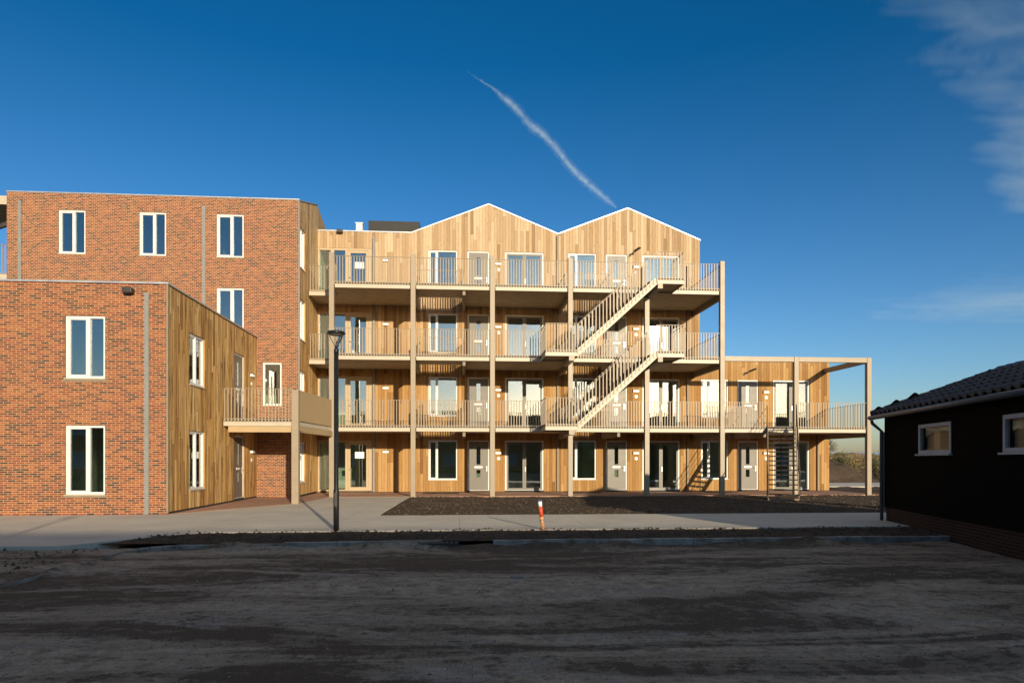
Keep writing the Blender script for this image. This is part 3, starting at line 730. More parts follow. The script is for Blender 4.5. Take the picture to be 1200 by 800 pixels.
for (a, b, c, d) in thh[:4]: put(('w', 'kb', round(b-a, 2), round(d-c, 2)), mk_window(b-a, d-c, 0.56), kb, ((a+b)/2, TY, c))
a, b, c, d = thh[4]
def mk_single():
    o = frame_mb(b-a, d-c, 0.07).build('window', 'white_paint', None, bevel=0.004)
    sub(o, 'pane', pane_mb(-(b-a)/2+0.07, (b-a)/2-0.07, 0.07, d-c-0.07, 0.08), 'glass'); sub(o, 'sill', MB().box(-(b-a)/2-0.02, (b-a)/2+0.02, -0.035, 0.03, -0.03, -0.002), 'fascia_metal'); return o
put('single', mk_single, kb, ((a+b)/2, TY, c))
for (a_, b_, c_, d_) in zside: put('kbside', mk_window(0.93, 1.7, 0.5, True), kb, (TX, (a_+b_)/2, c_), R(90))
for x in (-17.55, -10.4): MB().box(x-0.06, x+0.06, TY-0.03, TY-0.002, 0.02, 11.95).build('downpipe', 'grey_metal', kb)
# gallery on the far side, just seen past the left edge
MB().box(-24, -18.07, TY+0.5, TY+3, 11.95, 12.3).build('gallery_roof', 'fascia_metal', kb); MB().box(-24, -18.07, TY+0.5, TY+3, 8.8, 9.1).build('gallery_deck', 'fascia_metal', kb)
railing(kb, (-24, TY+0.55), (-18.1, TY+0.55), 9.05, 10.3); MB().bar((-20, TY+0.6, 10.6), (-18.07, TY+0.6, 11.3), 0.12, 0.16).build('beam', 'dark_metal', kb)

# ------------------------------------------------------------------ THE BLACK SHED (local frame: x along its far gable, y along its long wall towards the viewer)
SO = Vector((10.93, 16.8, 0)); SA = math.atan2(-0.2425, 0.970)
shd = thing('garden_shed', SO, 'black boarded garden shed with dark tiled roof and two white windows', 'shed', None, True, SA)
SL, SW, EV = 8.6, 3.6, 2.72                       # length, width, eave height; wall plane x=0, runs to y=-SL
wins = [(-3.69, -2.11, 1.70, 2.36), (-7.23, -5.65, 1.70, 2.36)]
PW = lambda u, z, d: (d, u, z)
w = MB(); w.wall(PW, -SL, 0, 0.36, EV+0.05, wins, 0.12)
w.face([(0,0,.36),(SW,0,.36),(SW,0,EV+.05),(0,0,EV+.05)]); w.face([(SW,0,.36),(SW,-SL,.36),(SW,-SL,EV+.05),(SW,0,EV+.05)]); w.face([(0,-SL,.36),(SW,-SL,.36),(SW,-SL,EV+.05),(0,-SL,EV+.05)])
w.build('boarded_wall', 'black_boards', shd)
MB().box(0.03, SW-0.03, -SL+0.03, -0.03, -0.2, 0.362).build('brick_plinth', 'brick_dark', shd)
ov = 0.22
def roof_z(t): return EV - 0.03 + t*0.42
def tile_plane(m, O, U, V, nu, nv, inside):
    # pantile courses: wavy across, stepped up the slope
    tu, tv = 0.30, 0.36; N = U.cross(V).normalized()
    if N.z < 0: N = -N
    for j in range(nv):
        for i in range(nu):
            if not inside((i+0.5)*tu, (j+0.5)*tv): continue
            prof = [(0.3*k/8, 0.05 + 0.05*math.cos(2*math.pi*k/8 - 1.1)) for k in range(9)]
            for (a, ha), (b, hb) in zip(prof, prof[1:]):
                p = lambda u, v, h: O + U*(i*tu+u) + V*(j*tv+v) + N*h
                m.face([p(a, 0, ha+0.055), p(b, 0, hb+0.055), p(b, tv+0.03, hb), p(a, tv+0.03, ha)], True)
                m.face([p(a, 0, ha), p(b, 0, hb), p(b, 0, hb+0.055), p(a, 0, ha+0.055)])
rise = 0.42; hw = SW/2 + ov; hypo = math.hypot(1, rise); zr = roof_z(hw)
rf = MB()
base = [(-ov, ov, EV-0.04), (SW+ov, ov, EV-0.04), (SW+ov, -SL-ov, EV-0.04), (-ov, -SL-ov, EV-0.04)]
A, B, C, D = [Vector(q) for q in base]; R1, R2 = Vector((SW/2, ov-hw, zr-0.05)), Vector((SW/2, -SL-ov, zr-0.05))
rf.face([A, R1, R2, D]); rf.face([B, C, R2, R1]); rf.face([A, B, R1]); rf.face([C, D, R2]); rf.face([A, D, C, B])
Ls = SL + 2*ov; sl = hw*hypo
tile_plane(rf, A+Vector((0,0,0.02)), Vector((0,-1,0)), Vector((1,0,rise)).normalized(), int(Ls/0.30), int(sl/0.36)+1, lambda u, v: v < sl-0.1 and u > v/hypo - 0.08)
tile_plane(rf, A+Vector((0,0,0.02)), Vector((1,0,0)), Vector((0,-1,rise)).normalized(), int(2*hw/0.30), int(sl/0.36)+1, lambda u, v: v/hypo - 0.08 < u < 2*hw - v/hypo + 0.08)
tile_plane(rf, C+Vector((0,0,0.02)), Vector((-1,0,0)), Vector((0,1,rise)).normalized(), int(2*hw/0.30), int(sl/0.36)+1, lambda u, v: v/hypo - 0.08 < u < 2*hw - v/hypo + 0.08)
tile_plane(rf, B+Vector((0,0,0.02)), Vector((0,-1,0)), Vector((-1,0,rise)).normalized(), int(Ls/0.30), int(sl/0.36)+1, lambda u, v: v < sl-0.1 and v/hypo - 0.08 < u < Ls - v/hypo)
ro = rf.build('roof', 'roof_tiles', shd)
rt = MB()
def ridge_run(p, q):
    p, q = Vector(p), Vector(q); n = max(2, int((q-p).length/0.36)); d = (q-p)/n
    for i in range(n): rt.tube([p+d*i, p+d*(i+1.12)], [0.11, 0.095], 8)
ridge_run(A+Vector((0,0,0.07)), R1+Vector((0,0,0.09))); ridge_run(R1+Vector((0,0,0.1)), R2+Vector((0,0,0.1)))
sub(ro, 'ridge_tile', rt, 'roof_tiles')
cb = MB(); cb.box(0.55, 1.0, -1.35, -0.75, EV+0.05, EV+0.44)   # raised vent cap with a comb on top, on the hip
for i in range(12): cb.box(0.555+0.037*i, 0.575+0.037*i, -1.35, -0.75, EV+0.442, EV+0.475)
sub(ro, 'vent_cap', cb, 'roof_tiles')
gt = MB().tube([(-ov-0.05, ov+0.03, EV-0.06), (-ov-0.05, -SL-ov, EV-0.06)], 0.06, 10); gt.build('gutter', 'gutter_grey', shd)
dp = MB().tube([(-ov-0.03, ov-0.05, EV-0.12), (-ov-0.02, ov-0.05, EV-0.2), (-0.06, 0.02, EV-0.42), (-0.06, 0.02, -0.1)], 0.042, 10)
for z in (0.5, 1.6): dp.tube([(-0.06, 0.02, z), (-0.06, 0.02, z+0.04)], 0.052, 10)
dp.build('downpipe', 'gutter_grey', shd)
def mk_shedwin():
    wd, ht = 1.58, 0.66
    m = frame_mb(wd, ht, 0.08, 0.08, -0.015); o = m.build('window', 'shed_frame', None, bevel=0.004)
    sub(o, 'pane', pane_mb(-wd/2+0.08, wd/2-0.08, 0.08, ht-0.08, 0.03), 'shed_glass')
    sub(o, 'sill', MB().box(-wd/2-0.05, wd/2+0.05, -0.07, 0.03, -0.035, -0.002), 'shed_frame')
    sub(o, 'blind', MB().box(-wd/2+0.03, wd/2-0.03, 0.16, 0.165, 0.0, ht), 'blind_tan')
    la = MB(); n = 48
    for i in range(n):
        x0, x1 = -wd/2+0.05+(wd-0.1)*i/n, -wd/2+0.05+(wd-0.1)*(i+1)/n
        hgt = lambda x: 0.11 + 0.12*(abs(x)/(wd/2))**2 + 0.025*abs(math.sin(x*16))
        yy = 0.12 + 0.012*(i % 2)
        la.face([(x0, yy, ht-0.05-hgt(x0)), (x1, 0.132-yy+0.12, ht-0.05-hgt(x1)), (x1, 0.132-yy+0.12, ht-0.05), (x0, yy, ht-0.05)])
    sub(o, 'lace_curtain', la, 'lace'); return o
for i, (a, b, c, d) in enumerate(wins):
    if i == 0: shw = mk_shedwin(); shw.parent = shd; shw.location = (0, (a+b)/2, c); shw.rotation_euler.z = R(-90)
    else: copy_tree(shw, shd, (0, (a+b)/2, c), R(-90))

# dark end of a fence behind the shed
fc = thing('fence_end', (13.55, 20.9, 0), 'dark boarded end of a fence standing behind the black shed', 'fence')
MB().box(13.46, 13.60, 20.8, 20.94, -0.1, 2.45).build('fence_post', 'black_boards', fc); fb = MB()
for k in range(12): fb.box(13.60, 14.15, 20.85+0.004*(k % 2), 20.89, 0.05+0.195*k, 0.235+0.195*k)
fb.build('board_panel', 'black_boards', fc)

# ------------------------------------------------------------------ STREET FURNITURE
def street_lamp(loc, label):
    t = thing('street_lamp', loc, label, 'street lamp', None, True)
    MB().tube([(0,0,-0.1), (0,0,0.9), (0,0,0.92), (0,0,3.92)], [0.062, 0.062, 0.05, 0.05], 16).build('pole', 'lamp_black', t)
    MB().tube([(0,0,3.92), (0,0,4.0), (0.0,0,4.02), (0.02,0,4.14), (0.09,0,4.24), (0.10,0,4.34)], [0.052, 0.052, 0.03, 0.03, 0.03, 0.03], 12).build('neck', 'lamp_black', t)
    h = MB().lathe((0,0,4.33), [(0.0, 0.085), (0.12, 0.078), (0.185, 0.06), (0.2, 0.04), (0.2, 0.015), (0.17, 0.0), (0.0, -0.005)], 28); ho = h.build('lamp_head', 'lamp_black', t)
    sub(ho, 'lamp_glass', MB().lathe((0,0,4.325), [(0.155, 0.0), (0.13, -0.015), (0.07, -0.025), (0.0, -0.028)], 24), 'grey_metal')
    MB().tube([(-0.15,0,4.33), (-0.12,0,4.24), (-0.04,0,4.10), (0,0,4.0)], 0.008, 8).build('support_arm', 'lamp_black', t)
    MB().tube([(0.15,0.02,4.33), (0.12,0.01,4.24), (0.05,0,4.10), (0,0,4.0)], 0.008, 8).build('support_arm', 'lamp_black', t)
    MB().box(-0.03, 0.03, -0.066, -0.06, 0.55, 0.85).build('service_hatch', 'dark_metal', t)
    return t
street_lamp((-2.70, 15.3, 0), 'black street lamp with round flat head at the edge of the pavement')
street_lamp((-3.85, -3.4, 0), 'black street lamp outside the view whose shadow falls on the low brick block')

mp = thing('marker_post', (1.88, 15.25, 0), 'short leaning red and white marker post at the pavement edge', 'post', None, True)
mp.rotation_euler = (R(4), R(-7), 0)
MB().tube([(0,0,-0.15), (0,0,0.19)], 0.043, 14).build('post', 'marker_wood', mp); MB().tube([(0,0,0.19), (0,0,0.21)], 0.046, 14).build('wire_band', 'steel', mp)
MB().tube([(0,0,0.21), (0,0,0.30)], 0.043, 14).build('peeled_band', 'marker_wood', mp); MB().tube([(0,0,0.30), (0,0,0.53)], 0.0455, 14).build('red_band', 'marker_red', mp)
MB().tube([(0,0,0.53), (0,0,0.645)], 0.0455, 14).build('white_band', 'marker_white', mp); MB().tube([(0,0,0.645), (0,0,0.668)], 0.0455, 14).build('cap', 'marker_blue', mp)

# ------------------------------------------------------------------ GROUND
def hnoise(x, y, s, amp): return amp*noise.fractal(Vector((x*s, y*s, 3.3)), 0.9, 2.1, 5)
def rough_patch(name, mat, x0, x1, y0, y1, step, base, amp, s=1.4, edge=0.0):
    nx, ny = int((x1-x0)/step), int((y1-y0)/step); vs = []; fs = []
    for j in range(ny+1):
        for i in range(nx+1):
            x, y = x0+(x1-x0)*i/nx, y0+(y1-y0)*j/ny
            e = min(1, min(i, nx-i, j, ny-j)*step/0.35)
            vs.append((x, y, base + (hnoise(x, y, s, amp)+amp*0.6)*e))
    for j in range(ny):
        for i in range(nx): k = j*(nx+1)+i; fs.append((k, k+1, k+nx+2, k+nx+1))
    m = MB(); m.v, m.f, m.sm = vs, fs, [True]*len(fs)
    return struct(m.build(name, mat))
g = MB().face([(-4000, -4000, -0.16), (4000, -4000, -0.16), (4000, 4000, -0.16), (-4000, 4000, -0.16)]); struct(g.build('ground', 'field'))
rd = rough_patch('road', 'road_dirt', -6.0, 16.0, -4.0, 13.36, 0.07, -0.128, 0.022, 0.9)
struct(MB().face([(-6, -40, -0.13), (45, -40, -0.13), (45, 13.3, -0.13), (-6, 13.3, -0.13)]).build('road_base', 'road_dirt'))
pv = [(-40, 13.1), (-7.2, 12.95), (-6.5, 13.9), (-5.9, 14.9), (-5.2, 15.25), (40, 15.25), (40, 19.1), (-2.3, 19.35), (-2.05, 29.0), (-5.3, 29.0), (-5.72, 24.7), (-8.29, 20.15), (-40, 20.15)]
struct(MB().prism(pv, -0.12, 0.012).build('pavement', 'concrete'))
tc = [(-8.29, 20.15), (-5.72, 24.7), (-5.3, 29.0), (18.6, 29.0), (18.6, WY), (TX, WY), (TX, TY), (-8.29, TY)]
struct(MB().prism(tc, -0.12, 0.020).build('brick_path', 'clay_pavers'))
rough_patch('soil_bed', 'soil', -2.25, 26.0, 19.05, 29.05, 0.09, -0.02, 0.045, 1.3)
rough_patch('soil_strip', 'soil', -6.9, 30.0, 13.48, 15.38, 0.06, -0.025, 0.038, 1.8)
rough_patch('soil_verge', 'road_dirt', -12.0, -6.0, 2.0, 13.2, 0.09, -0.07, 0.035, 1.2)
rough_patch('soil_yard', 'soil', 18.6, 60.0, 29.05, 38.0, 0.2, -0.06, 0.08, 0.9)
for off in (0.0, 6.68, 13.24): rough_patch('soil_patch', 'soil', VOID0+off+0.1, VOID1+off-0.1, VY+0.35, WY-0.05, 0.08, 0.018, 0.03, 2.5)
struct(MB().prism([(18.7, 38.1), (80, 38.1), (80, 44), (18.7, 44)], -0.1, 0.01).build('far_path', 'concrete'))
kb_ = MB()
rough_patch('sand_drift', 'road_dirt', -5.4, 11.5, 12.9, 13.8, 0.05, -0.15, 0.112, 0.7)
rough_patch('sand_bank', 'road_dirt', -6.4, -5.75, 2.0, 13.0, 0.05, -0.15, 0.15, 0.8)
x = -5.35
while x < 10.2:
    L = 0.995; dz = rnd.uniform(-0.008, 0.006)
    if abs(x+0.35) > 0.6: kb_.box(x, x+L, 13.34, 13.47, -0.2, 0.004+dz-0.04*max(0, min(1, (-2.5-x)/2.5)))
    x += 1.003
y = 12.55
while y > -8:
    dz = rnd.uniform(-0.008, 0.006); kb_.box(-6.12, -5.99, y-0.995, y, -0.2, -0.075+dz*1.5); y -= 1.003
for i in range(5):
    a0, a1 = math.pi - i*math.pi/10, math.pi - (i+0.97)*math.pi/10; c = (-5.35, 12.6); r0, r1 = 0.64+0.125, 0.64
    p = [(c[0]+r*math.cos(a), c[1]+r*math.sin(a)*1.14) for a in (a0, a1) for r in (r0, r1)]
    kb_.prism([p[0], p[1], p[3], p[2]], -0.2, -0.05-0.006*(4-i))
d2 = Vector((-0.2425, -0.970, 0)); q = Vector((10.25, 13.2, 0))
for i in range(7): kb_.bar(q + d2*(1.003*i), q + d2*(1.003*i+0.995), 0.12, 0.24)
ko = kb_.build('kerb', 'kerb_concrete', bevel=0.012); struct(ko)
gd = thing('drain_grate', (-0.4, 13.36, 0), 'dark iron drain grate set into the kerb line', 'drain', None, True)
gm = MB()
for i in range(9): gm.box(-0.36+0.085*i, -0.325+0.085*i, -0.13, 0.11, -0.10, -0.03)
gm.box(-0.40, 0.40, -0.16, -0.13, -0.12, -0.028); gm.box(-0.40, 0.40, 0.11, 0.14, -0.12, 0.0); gm.build('grate', 'dark_metal', gd)
vc = tag(MB().box(0.75, 0.93, 9.75, 9.93, -0.14, -0.10).build('valve_cover', 'kerb_concrete', bevel=0.006), 'small pale square cover lying in the dirt road', 'cover')

def scatter(name, mat, area, n, smin, smax, label, cat, zf, seed):
    r = random.Random(seed); m = MB()
    for _ in range(n):
        x, y = r.uniform(area[0], area[1]), r.uniform(area[2], area[3]); s_ = smin*(smax/smin)**(r.random()**2.2)
        c = Vector((x, y, zf(x, y)+s_*0.25)); i = len(m.v)
        for p in ((1,0,0),(-1,0,0),(0,1,0),(0,-1,0),(0,0,0.8),(0,0,-0.6)):
            m.v.append(tuple(c + Vector(p)*s_*r.uniform(0.55, 1.2) + Vector((r.uniform(-1,1), r.uniform(-1,1), r.uniform(-1,1)))*s_*0.25))
        for a in ((0,2,4),(2,1,4),(1,3,4),(3,0,4),(2,0,5),(1,2,5),(3,1,5),(0,3,5)): m.f.append(tuple(i+k for k in a)); m.sm.append(False)
    return tag(m.build(name, mat), label, cat, None, 'stuff')
bedz = lambda x, y: -0.02 + hnoise(x, y, 1.3, 0.045) + 0.027
scatter('soil_clods', 'clod', (-2.1, 26, 19.2, 28.9), 9000, 0.01, 0.05, 'loose clods of dark earth over the planting bed', 'clods', bedz, 1)
scatter('verge_clods', 'clod', (-6.4, 12, 13.5, 15.35), 5000, 0.008, 0.04, 'loose clods along the bare strip behind the kerb', 'clods', lambda x, y: -0.025+hnoise(x, y, 1.8, 0.038)+0.023, 2)
scatter('road_grit', 'pebble', (-5.9, 14, 3.2, 13.2), 9000, 0.004, 0.018, 'grit and small stones over the dirty road', 'grit', lambda x, y: -0.125+hnoise(x, y, 0.9, 0.022)+0.013, 3)
scatter('left_clods', 'clod', (-11, -6.4, 5, 13), 1200, 0.012, 0.05, 'loose clods on the bare ground left of the kerb', 'clods', lambda x, y: -0.07+hnoise(x, y, 1.2, 0.035)+0.021, 4)

# ------------------------------------------------------------------ BEYOND, on the right
def hump(name, mat, x0, x1, y0, y1, h, step, seed):
    nx, ny = int((x1-x0)/step), int((y1-y0)/step); m = MB()
    for j in range(ny+1):
        for i in range(nx+1):
            x, y = x0+(x1-x0)*i/nx, y0+(y1-y0)*j/ny; fx, fy = 2*i/nx-1, 2*j/ny-1
            e = max(0, 1-fx**4)*max(0, 1-fy*fy)
            m.v.append((x, y, -0.2 + e*h*(0.75+0.5*noise.fractal(Vector((x*0.16+seed, y*0.16, seed)), 0.9, 2, 5)) + 0.2*e*noise.noise(Vector((x, y, seed)))))
    for j in range(ny):
        for i in range(nx): k = j*(nx+1)+i; m.f.append((k, k+1, k+nx+2, k+nx+1)); m.sm.append(True)
    return struct(m.build(name, mat))
hump('embankment', 'bank', 24, 95, 62, 84, 2.5, 0.6, 1.7); hump('soil_heap', 'soil', 22.5, 31.5, 47, 56, 1.5, 0.25, 5.1)
def shrub(loc, r, h, mat, label, seed, n=900):
    rr = random.Random(seed); t = thing('shrub', loc, label, 'shrub', 'shrubs on the far embankment', True)
    st = MB(); lf = MB()
    for k in range(9):
        a = rr.uniform(0, 6.28); q = Vector((math.cos(a)*r*rr.uniform(.3,.8), math.sin(a)*r*rr.uniform(.3,.8), h*rr.uniform(.5,.95)))
        st.tube([(0,0,-0.3), q*0.5+Vector((0,0,0.1)), q], [0.05, 0.03, 0.012], 5)
        for _ in range(n//9):
            c = q*rr.uniform(.55, 1.1) + Vector((rr.gauss(0, .24*r), rr.gauss(0, .24*r), rr.gauss(0, .15*h)))
            if c.z < 0.02: continue
            s_ = rr.uniform(.05, .13); d = Vector((rr.gauss(0,1), rr.gauss(0,1), rr.gauss(0,1))).normalized(); e = d.orthogonal().normalized()
            lf.face([c-d*s_, c+e*s_*.5, c+d*s_, c-e*s_*.5])
    st.build('stem', 'bark', t); lf.build('foliage', mat, t)
kinds = [('leaf_gold', 'straw coloured dry'), ('leaf_dark', 'dark olive'), ('leaf_gold', 'golden brown'), ('leaf_dark', 'deep green')]
places = ['behind the soil heap', 'right of the soil heap', 'in the gap under the wing gallery', 'left of the end gallery post', 'just behind the end gallery post', 'between the end post and the shed', 'beside the fence end', 'hidden past the shed corner']
for i in range(8):
    mt, w_ = kinds[i % 4]; sx = 32.5 + 2.0*i; sy = 59.5 + rnd.uniform(-1.5, 3.0)
    shrub((sx, sy, 0.1 if sy < 62 else 0.4), rnd.uniform(1.3, 1.9), rnd.uniform(1.3, 2.1), mt, w_ + ' shrub on the embankment ' + places[i], 20+i)
def bare_tree(seed, h):
    rr = random.Random(seed); tk = MB(); br = MB(); cr = MB()
    def grow(p, d, L, r, lv):
        q = p + d*L; (tk if lv == 0 else br).tube([p, p+d*L*0.5+Vector((rr.gauss(0,.03),rr.gauss(0,.03),0))*L, q], [r, r*.8, r*.6], 5, False)
        if lv == 4: return
        for _ in range(4 if lv < 3 else 3):
            a = Vector((rr.gauss(0,1), rr.gauss(0,1), rr.gauss(0,.6))); nd = (d*0.9 + a*0.5 + Vector((0,0,0.15))).normalized()
            grow(p.lerp(q, rr.uniform(.55, 1)), nd, L*rr.uniform(.55,.75), r*.55, lv+1)
    grow(Vector((0,0,-.2)), Vector((0,0,1)), h*0.36, h*0.02, 0)
    return tk.mesh('trunk', 'twig'), br.mesh('crown', 'twig')
TM = [bare_tree(3, 9), bare_tree(8, 8), bare_tree(12, 10)]
tl = ['slender', 'spreading', 'tall']
tp = ['behind the wing wall corner', 'over the blue glasshouse end', 'in the middle of the gap under the wing gallery', 'left of the end gallery post', 'behind the end gallery post', 'right of the end gallery post', 'beside the fence end', 'past the black shed']
for i in range(8):
    tk, cr = TM[i % 3]
    t = thing('bare_tree', (62 + 4.6*i, 120 + 6*((i*5) % 4), 0), tl[i % 3] + ' leafless tree on the horizon ' + tp[i], 'tree', 'leafless trees on the horizon', True, i*1.3)
    for nm, me in (('trunk', tk), ('crown', cr)):
        o = bpy.data.objects.new(nm, me); COL.objects.link(o); o.parent = t
gh = thing('glasshouse', (75, 105, 0), 'long low blue glasshouse on the horizon behind the embankment', 'glasshouse')
m = MB(); m.box(55, 110, 105, 113, -0.1, 2.0); m.build('glass_wall', 'greenhouse_glass', gh)
m = MB()
for k in range(4):
    y0 = 105+2*k; m.face([(55,y0,2.0),(110,y0,2.0),(110,y0+1,2.7),(55,y0+1,2.7)]); m.face([(55,y0+1,2.7),(110,y0+1,2.7),(110,y0+2,2.0),(55,y0+2,2.0)])
m.build('roof', 'greenhouse_glass', gh); MB().box(54.9, 58.5, 104.9, 113.1, 1.9, 2.9).build('gable_end', 'white_paint', gh)

# ------------------------------------------------------------------ the row of houses behind the viewer, whose shadow covers the road
RY, RH_ = -22.0, 7.16
rw = thing('row_of_houses', (0, RY, 0), 'flat-roofed row of houses behind the viewer that shades the road', 'building')
hh = [(x, x+1.4, z, z+1.5) for x in range(-42, 44, 4) for z in (0.8, 3.7)]
w = MB(); w.wall(PF(RY), -46, 46, 0, RH_, hh, 0.1); w.face([(-46, RY-9, 0), (46, RY-9, 0), (46, RY-9, RH_), (-46, RY-9, RH_)]); w.face([(-46, RY-9, 0), (-46, RY, 0), (-46, RY, RH_), (-46, RY-9, RH_)]); w.face([(46, RY-9, 0), (46, RY, 0), (46, RY, RH_), (46, RY-9, RH_)])
w.build('wall', 'brick', rw); MB().box(-46, 46, RY-9, RY-0.01, RH_-0.3, RH_).build('roof', 'roof_membrane', rw)
def mk_row():
    o = frame_mb(1.4, 1.5).build('window', 'white_paint', None); sub(o, 'pane', pane_mb(-0.63, 0.63, 0.07, 1.43, 0.08), 'greenhouse_glass'); return o
for (a, b, c, d) in hh: put('row', mk_row, rw, ((a+b)/2, RY, c), R(180)) if False else put('row', mk_row, rw, ((a+b)/2, RY, c), R(180))

# ------------------------------------------------------------------ SKY, CLOUDS, SUN
wd_ = bpy.data.worlds.new('World'); sc.world = wd_; wd_.use_nodes = True
nt = wd_.node_tree; bg = nt.nodes['Background']
sky = nt.nodes.new('ShaderNodeTexSky'); sky.sky_type = 'NISHITA'; sky.sun_disc = False
sky.sun_elevation = R(SUN_EL); sky.sun_rotation = R(180-SUN_AZ); sky.altitude = 100; sky.air_density = 1.0; sky.dust_density = 0.8; sky.ozone_density = 4.0
hs = nt.nodes.new('ShaderNodeHueSaturation'); hs.inputs['Saturation'].default_value = 1.05; hs.inputs['Hue'].default_value = 0.5
gm_ = nt.nodes.new('ShaderNodeGamma'); gm_.inputs[1].default_value = 1.18
nt.links.new(sky.outputs[0], gm_.inputs[0]); tn = nt.nodes.new('ShaderNodeMix'); tn.data_type = 'RGBA'; tn.blend_type = 'MULTIPLY'; tn.inputs[0].default_value = 1.0; tcl = nt.nodes.new('ShaderNodeTexCoord'); sxl = nt.nodes.new('ShaderNodeSeparateXYZ'); nt.links.new(tcl.outputs['Generated'], sxl.inputs[0]); mrl = nt.nodes.new('ShaderNodeMapRange'); mrl.inputs['From Max'].default_value = 0.50; nt.links.new(sxl.outputs[2], mrl.inputs['Value']); lo_ = nt.nodes.new('ShaderNodeMix'); lo_.data_type = 'RGBA'; nt.links.new(mrl.outputs[0], lo_.inputs[0]); lo_.inputs[6].default_value = (1.60, 1.32, 1.26, 1); lo_.inputs[7].default_value = (0.36, 0.84, 0.92, 1); nt.links.new(lo_.outputs[2], tn.inputs[7])
nt.links.new(gm_.outputs[0], tn.inputs[6]); nt.links.new(tn.outputs[2], hs.inputs['Color']); 
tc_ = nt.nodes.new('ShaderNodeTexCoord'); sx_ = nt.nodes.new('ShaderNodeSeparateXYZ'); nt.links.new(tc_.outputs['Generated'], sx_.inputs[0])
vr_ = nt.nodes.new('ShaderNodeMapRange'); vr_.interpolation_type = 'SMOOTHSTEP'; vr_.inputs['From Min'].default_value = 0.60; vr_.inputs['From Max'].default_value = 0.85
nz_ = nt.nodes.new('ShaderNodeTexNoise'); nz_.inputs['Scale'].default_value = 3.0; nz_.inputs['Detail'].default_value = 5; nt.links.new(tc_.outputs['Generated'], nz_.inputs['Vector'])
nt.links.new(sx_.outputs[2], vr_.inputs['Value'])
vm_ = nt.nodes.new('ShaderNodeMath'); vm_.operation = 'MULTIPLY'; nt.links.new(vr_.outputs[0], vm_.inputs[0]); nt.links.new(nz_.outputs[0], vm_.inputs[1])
layer = nt.nodes.new('ShaderNodeMix'); layer.data_type = 'RGBA'; nt.links.new(vm_.outputs[0], layer.inputs[0]); nt.links.new(hs.outputs[0], layer.inputs[6]); layer.inputs[7].default_value = (5.3, 5.0, 4.55, 1)  # bright patch added overhead, out of view, to fill the shaded foreground
nt.links.new(layer.outputs[2], bg.inputs['Color']); bg.inputs['Strength'].default_value = 0.082
sun = bpy.data.lights.new('sun', 'SUN'); sun.energy = 5.0; sun.angle = R(0.53); sun.color = (1.0, 0.84, 0.61)
so = bpy.data.objects.new('sun', sun); COL.objects.link(so)
ld = Vector((-math.sin(R(SUN_AZ))*math.cos(R(SUN_EL)), math.cos(R(SUN_AZ))*math.cos(R(SUN_EL)), -math.sin(R(SUN_EL))))
so.rotation_euler = ld.to_track_quat('-Z', 'Y').to_euler()

TH = R(4.43)
def sky_pt(px, py, dist):
    xc, zc = (px-600)/800*dist, (538-py)/800*dist
    return Vector((xc*math.cos(TH)+dist*math.sin(TH), dist*math.cos(TH)-xc*math.sin(TH), 1.58+zc))
def vol_mat(name, builder):
    m = NT(name); dens = builder(m); v = m.n('ShaderNodeVolumePrincipled')
    v.inputs['Color'].default_value = (0.70, 0.90, 1.0, 1); v.inputs['Anisotropy'].default_value = -0.3; m.put(v.inputs['Density'], dens)
    m.t.links.new(v.outputs[0], m.out.inputs['Volume']); M[name] = m.m
def contrail_density(peak, lo, hi, sc_):
    def f(m):
        p = m.coord(); n1 = m.noise(p, sc_, 5, 0.7, 0.6)
        return m.math('MULTIPLY', m.ramp(n1, [(lo, 0.0), (hi, 1.0)]), peak)
    return f
cp_ = [(548,84,0.6),(557,91,1),(566,96,1.6),(574,101,2.0),(580,105,2.4),(588,113,4),(598,121,5.2),(606,127,5.5),(613,137,4.6),(618,145,4.6),(626,150,5.6),(637,158,5.2),(648,168,5),(657,181,5),(668,196,5),(680,208,5),(692,218,4.6),(703,227,4.5),(713,236,3.6),(722,243,2.0)]
ct = thing('contrail', sky_pt(640, 160, 2000), 'thin white contrail slanting across the blue sky above the gables', 'contrail')
for k, (f_, pk, lo, hi, sc_) in enumerate(((1.7, 0.0036, 0.42, 0.62, 0.06), (1.0, 0.0085, 0.38, 0.62, 0.07), (0.6, 0.014, 0.33, 0.60, 0.05))):
    vol_mat('contrail_vapour_%d' % k, contrail_density(pk, lo, hi, sc_))
    pts, rad = [], []
    for px, py, r in cp_:
        d = 1800 + (px-557)*3; pts.append(sky_pt(px, py, d)); rad.append(r*d/800*0.78*f_)
    pts = [pts[0]] + [pts[i]*0.5 + (pts[i-1]+pts[i+1])*0.25 for i in range(1, len(pts)-1)] + [pts[-1]]
    MB().tube(pts, rad, 12).build('vapour_trail', 'contrail_vapour_%d' % k, ct)

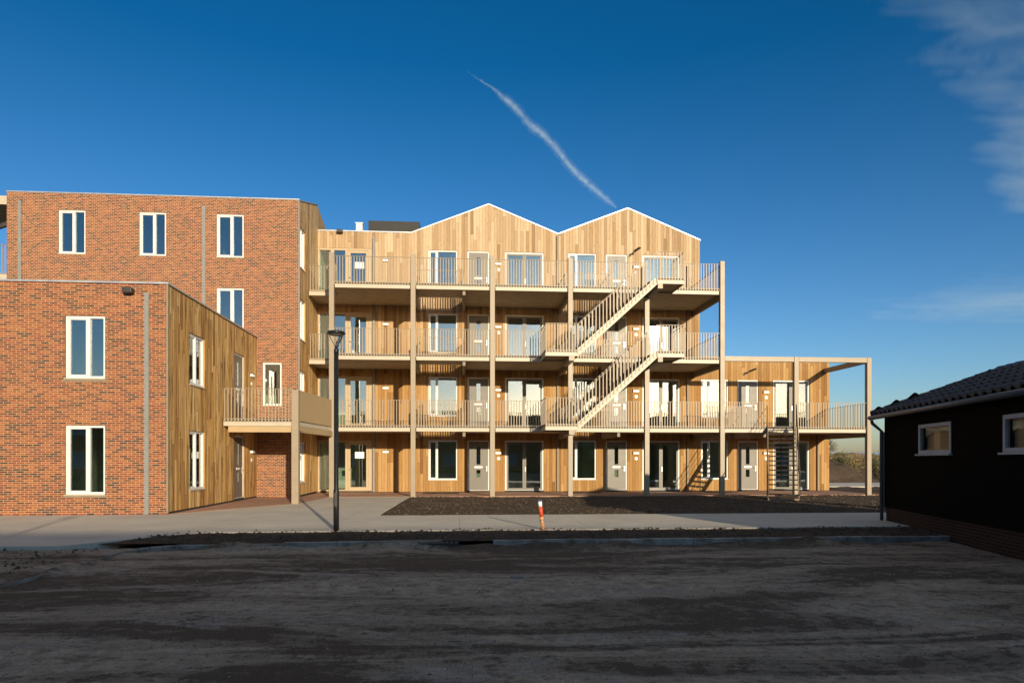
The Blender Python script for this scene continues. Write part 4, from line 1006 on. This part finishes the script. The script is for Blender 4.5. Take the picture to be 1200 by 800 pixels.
def cirrus_density(peak, lo, hi, mask):
    def f(m):
        p = m.coord(); x, y, z = m.sep(p)
        wv = m.noise(m.scale(p, (0.0008, 0.0008, 0.0)), 1.0, 4, 0.6, out=1)
        q = m.vmath('ADD', m.scale(p, (0.0011, 0.0036, 0.0)), m.scale(wv, (1.6, 1.6, 0)))
        st = m.noise(q, 1.0, 9, 0.7, 1.0)
        big = m.noise(m.scale(p, (0.0011, 0.0011, 0.0)), 1.0, 4, 0.6)
        e = mask(m, x, y)
        w = m.math('ADD', m.math('MULTIPLY', st, 0.65), m.math('MULTIPLY', big, 0.45))
        d = m.ramp(m.math('ADD', w, m.math('MULTIPLY', m.math('SUBTRACT', e, 1.0), 0.55)), [(lo, 0.0), (hi, 1.0)])
        return m.math('MULTIPLY', m.math('MULTIPLY', d, e), peak)
    return f
def ss(m, v, a, b):
    nd = m.n('ShaderNodeMapRange', interpolation_type='SMOOTHSTEP'); m.put(nd.inputs['Value'], v)
    nd.inputs['From Min'].default_value = a; nd.inputs['From Max'].default_value = b; return nd.outputs[0]
def veil_mask(m, x, y):
    e = m.math('SUBTRACT', x, m.math('MULTIPLY', y, 1.1))
    return m.math('MULTIPLY', ss(m, e, -1600, -600), m.math('SUBTRACT', 1.0, ss(m, y, 3600, 5600)))
def band_mask(m, x, y):
    e = m.math('ABSOLUTE', m.math('SUBTRACT', m.math('ADD', y, m.math('MULTIPLY', x, 0.12)), 6700.0))
    return m.math('MULTIPLY', m.math('SUBTRACT', 1.0, ss(m, e, 100, 2300)), ss(m, x, 2000, 5500))
vol_mat('cirrus_vapour', cirrus_density(0.0080, 0.40, 0.78, veil_mask))
vol_mat('cirrus_haze', cirrus_density(0.0038, 0.30, 0.85, band_mask))
def slab(name, mat, corners, z0, z1, label):
    o = MB().prism(corners, z0, z1).build(name, mat); tag(o, label, 'cloud', None, 'stuff')
slab('cirrus_cloud', 'cirrus_vapour', [(300, 1200), (5200, 1200), (6200, 5800), (3800, 5800)], 1500, 1525, 'wispy veil of cirrus in the upper right of the sky')
slab('cirrus_band', 'cirrus_haze', [(2000, 4200), (9500, 3800), (9500, 8400), (2600, 9000)], 1500, 1525, 'faint band of cirrus low over the black shed')

# ------------------------------------------------------------------ CAMERA
cam = bpy.data.cameras.new('camera'); cam.sensor_width = 36; cam.lens = 24.0; cam.shift_y = 138/1200; cam.clip_end = 30000; cam.clip_start = 0.05
co = bpy.data.objects.new('camera', cam); COL.objects.link(co); co.location = (0, 0, 1.58); co.rotation_euler = (R(90), 0, -TH)
sc.camera = co
vs = sc.view_settings; vs.view_transform = 'Standard'; vs.look = 'None'; vs.gamma = 1; vs.exposure = 0.36; vs.use_curve_mapping = False
sc.cycles.max_bounces = 8; sc.cycles.transparent_max_bounces = 24; sc.cycles.volume_bounces = 2; sc.cycles.use_denoising = True
sc.cycles.volume_max_steps = 128; sc.cycles.sample_clamp_indirect = 6.0
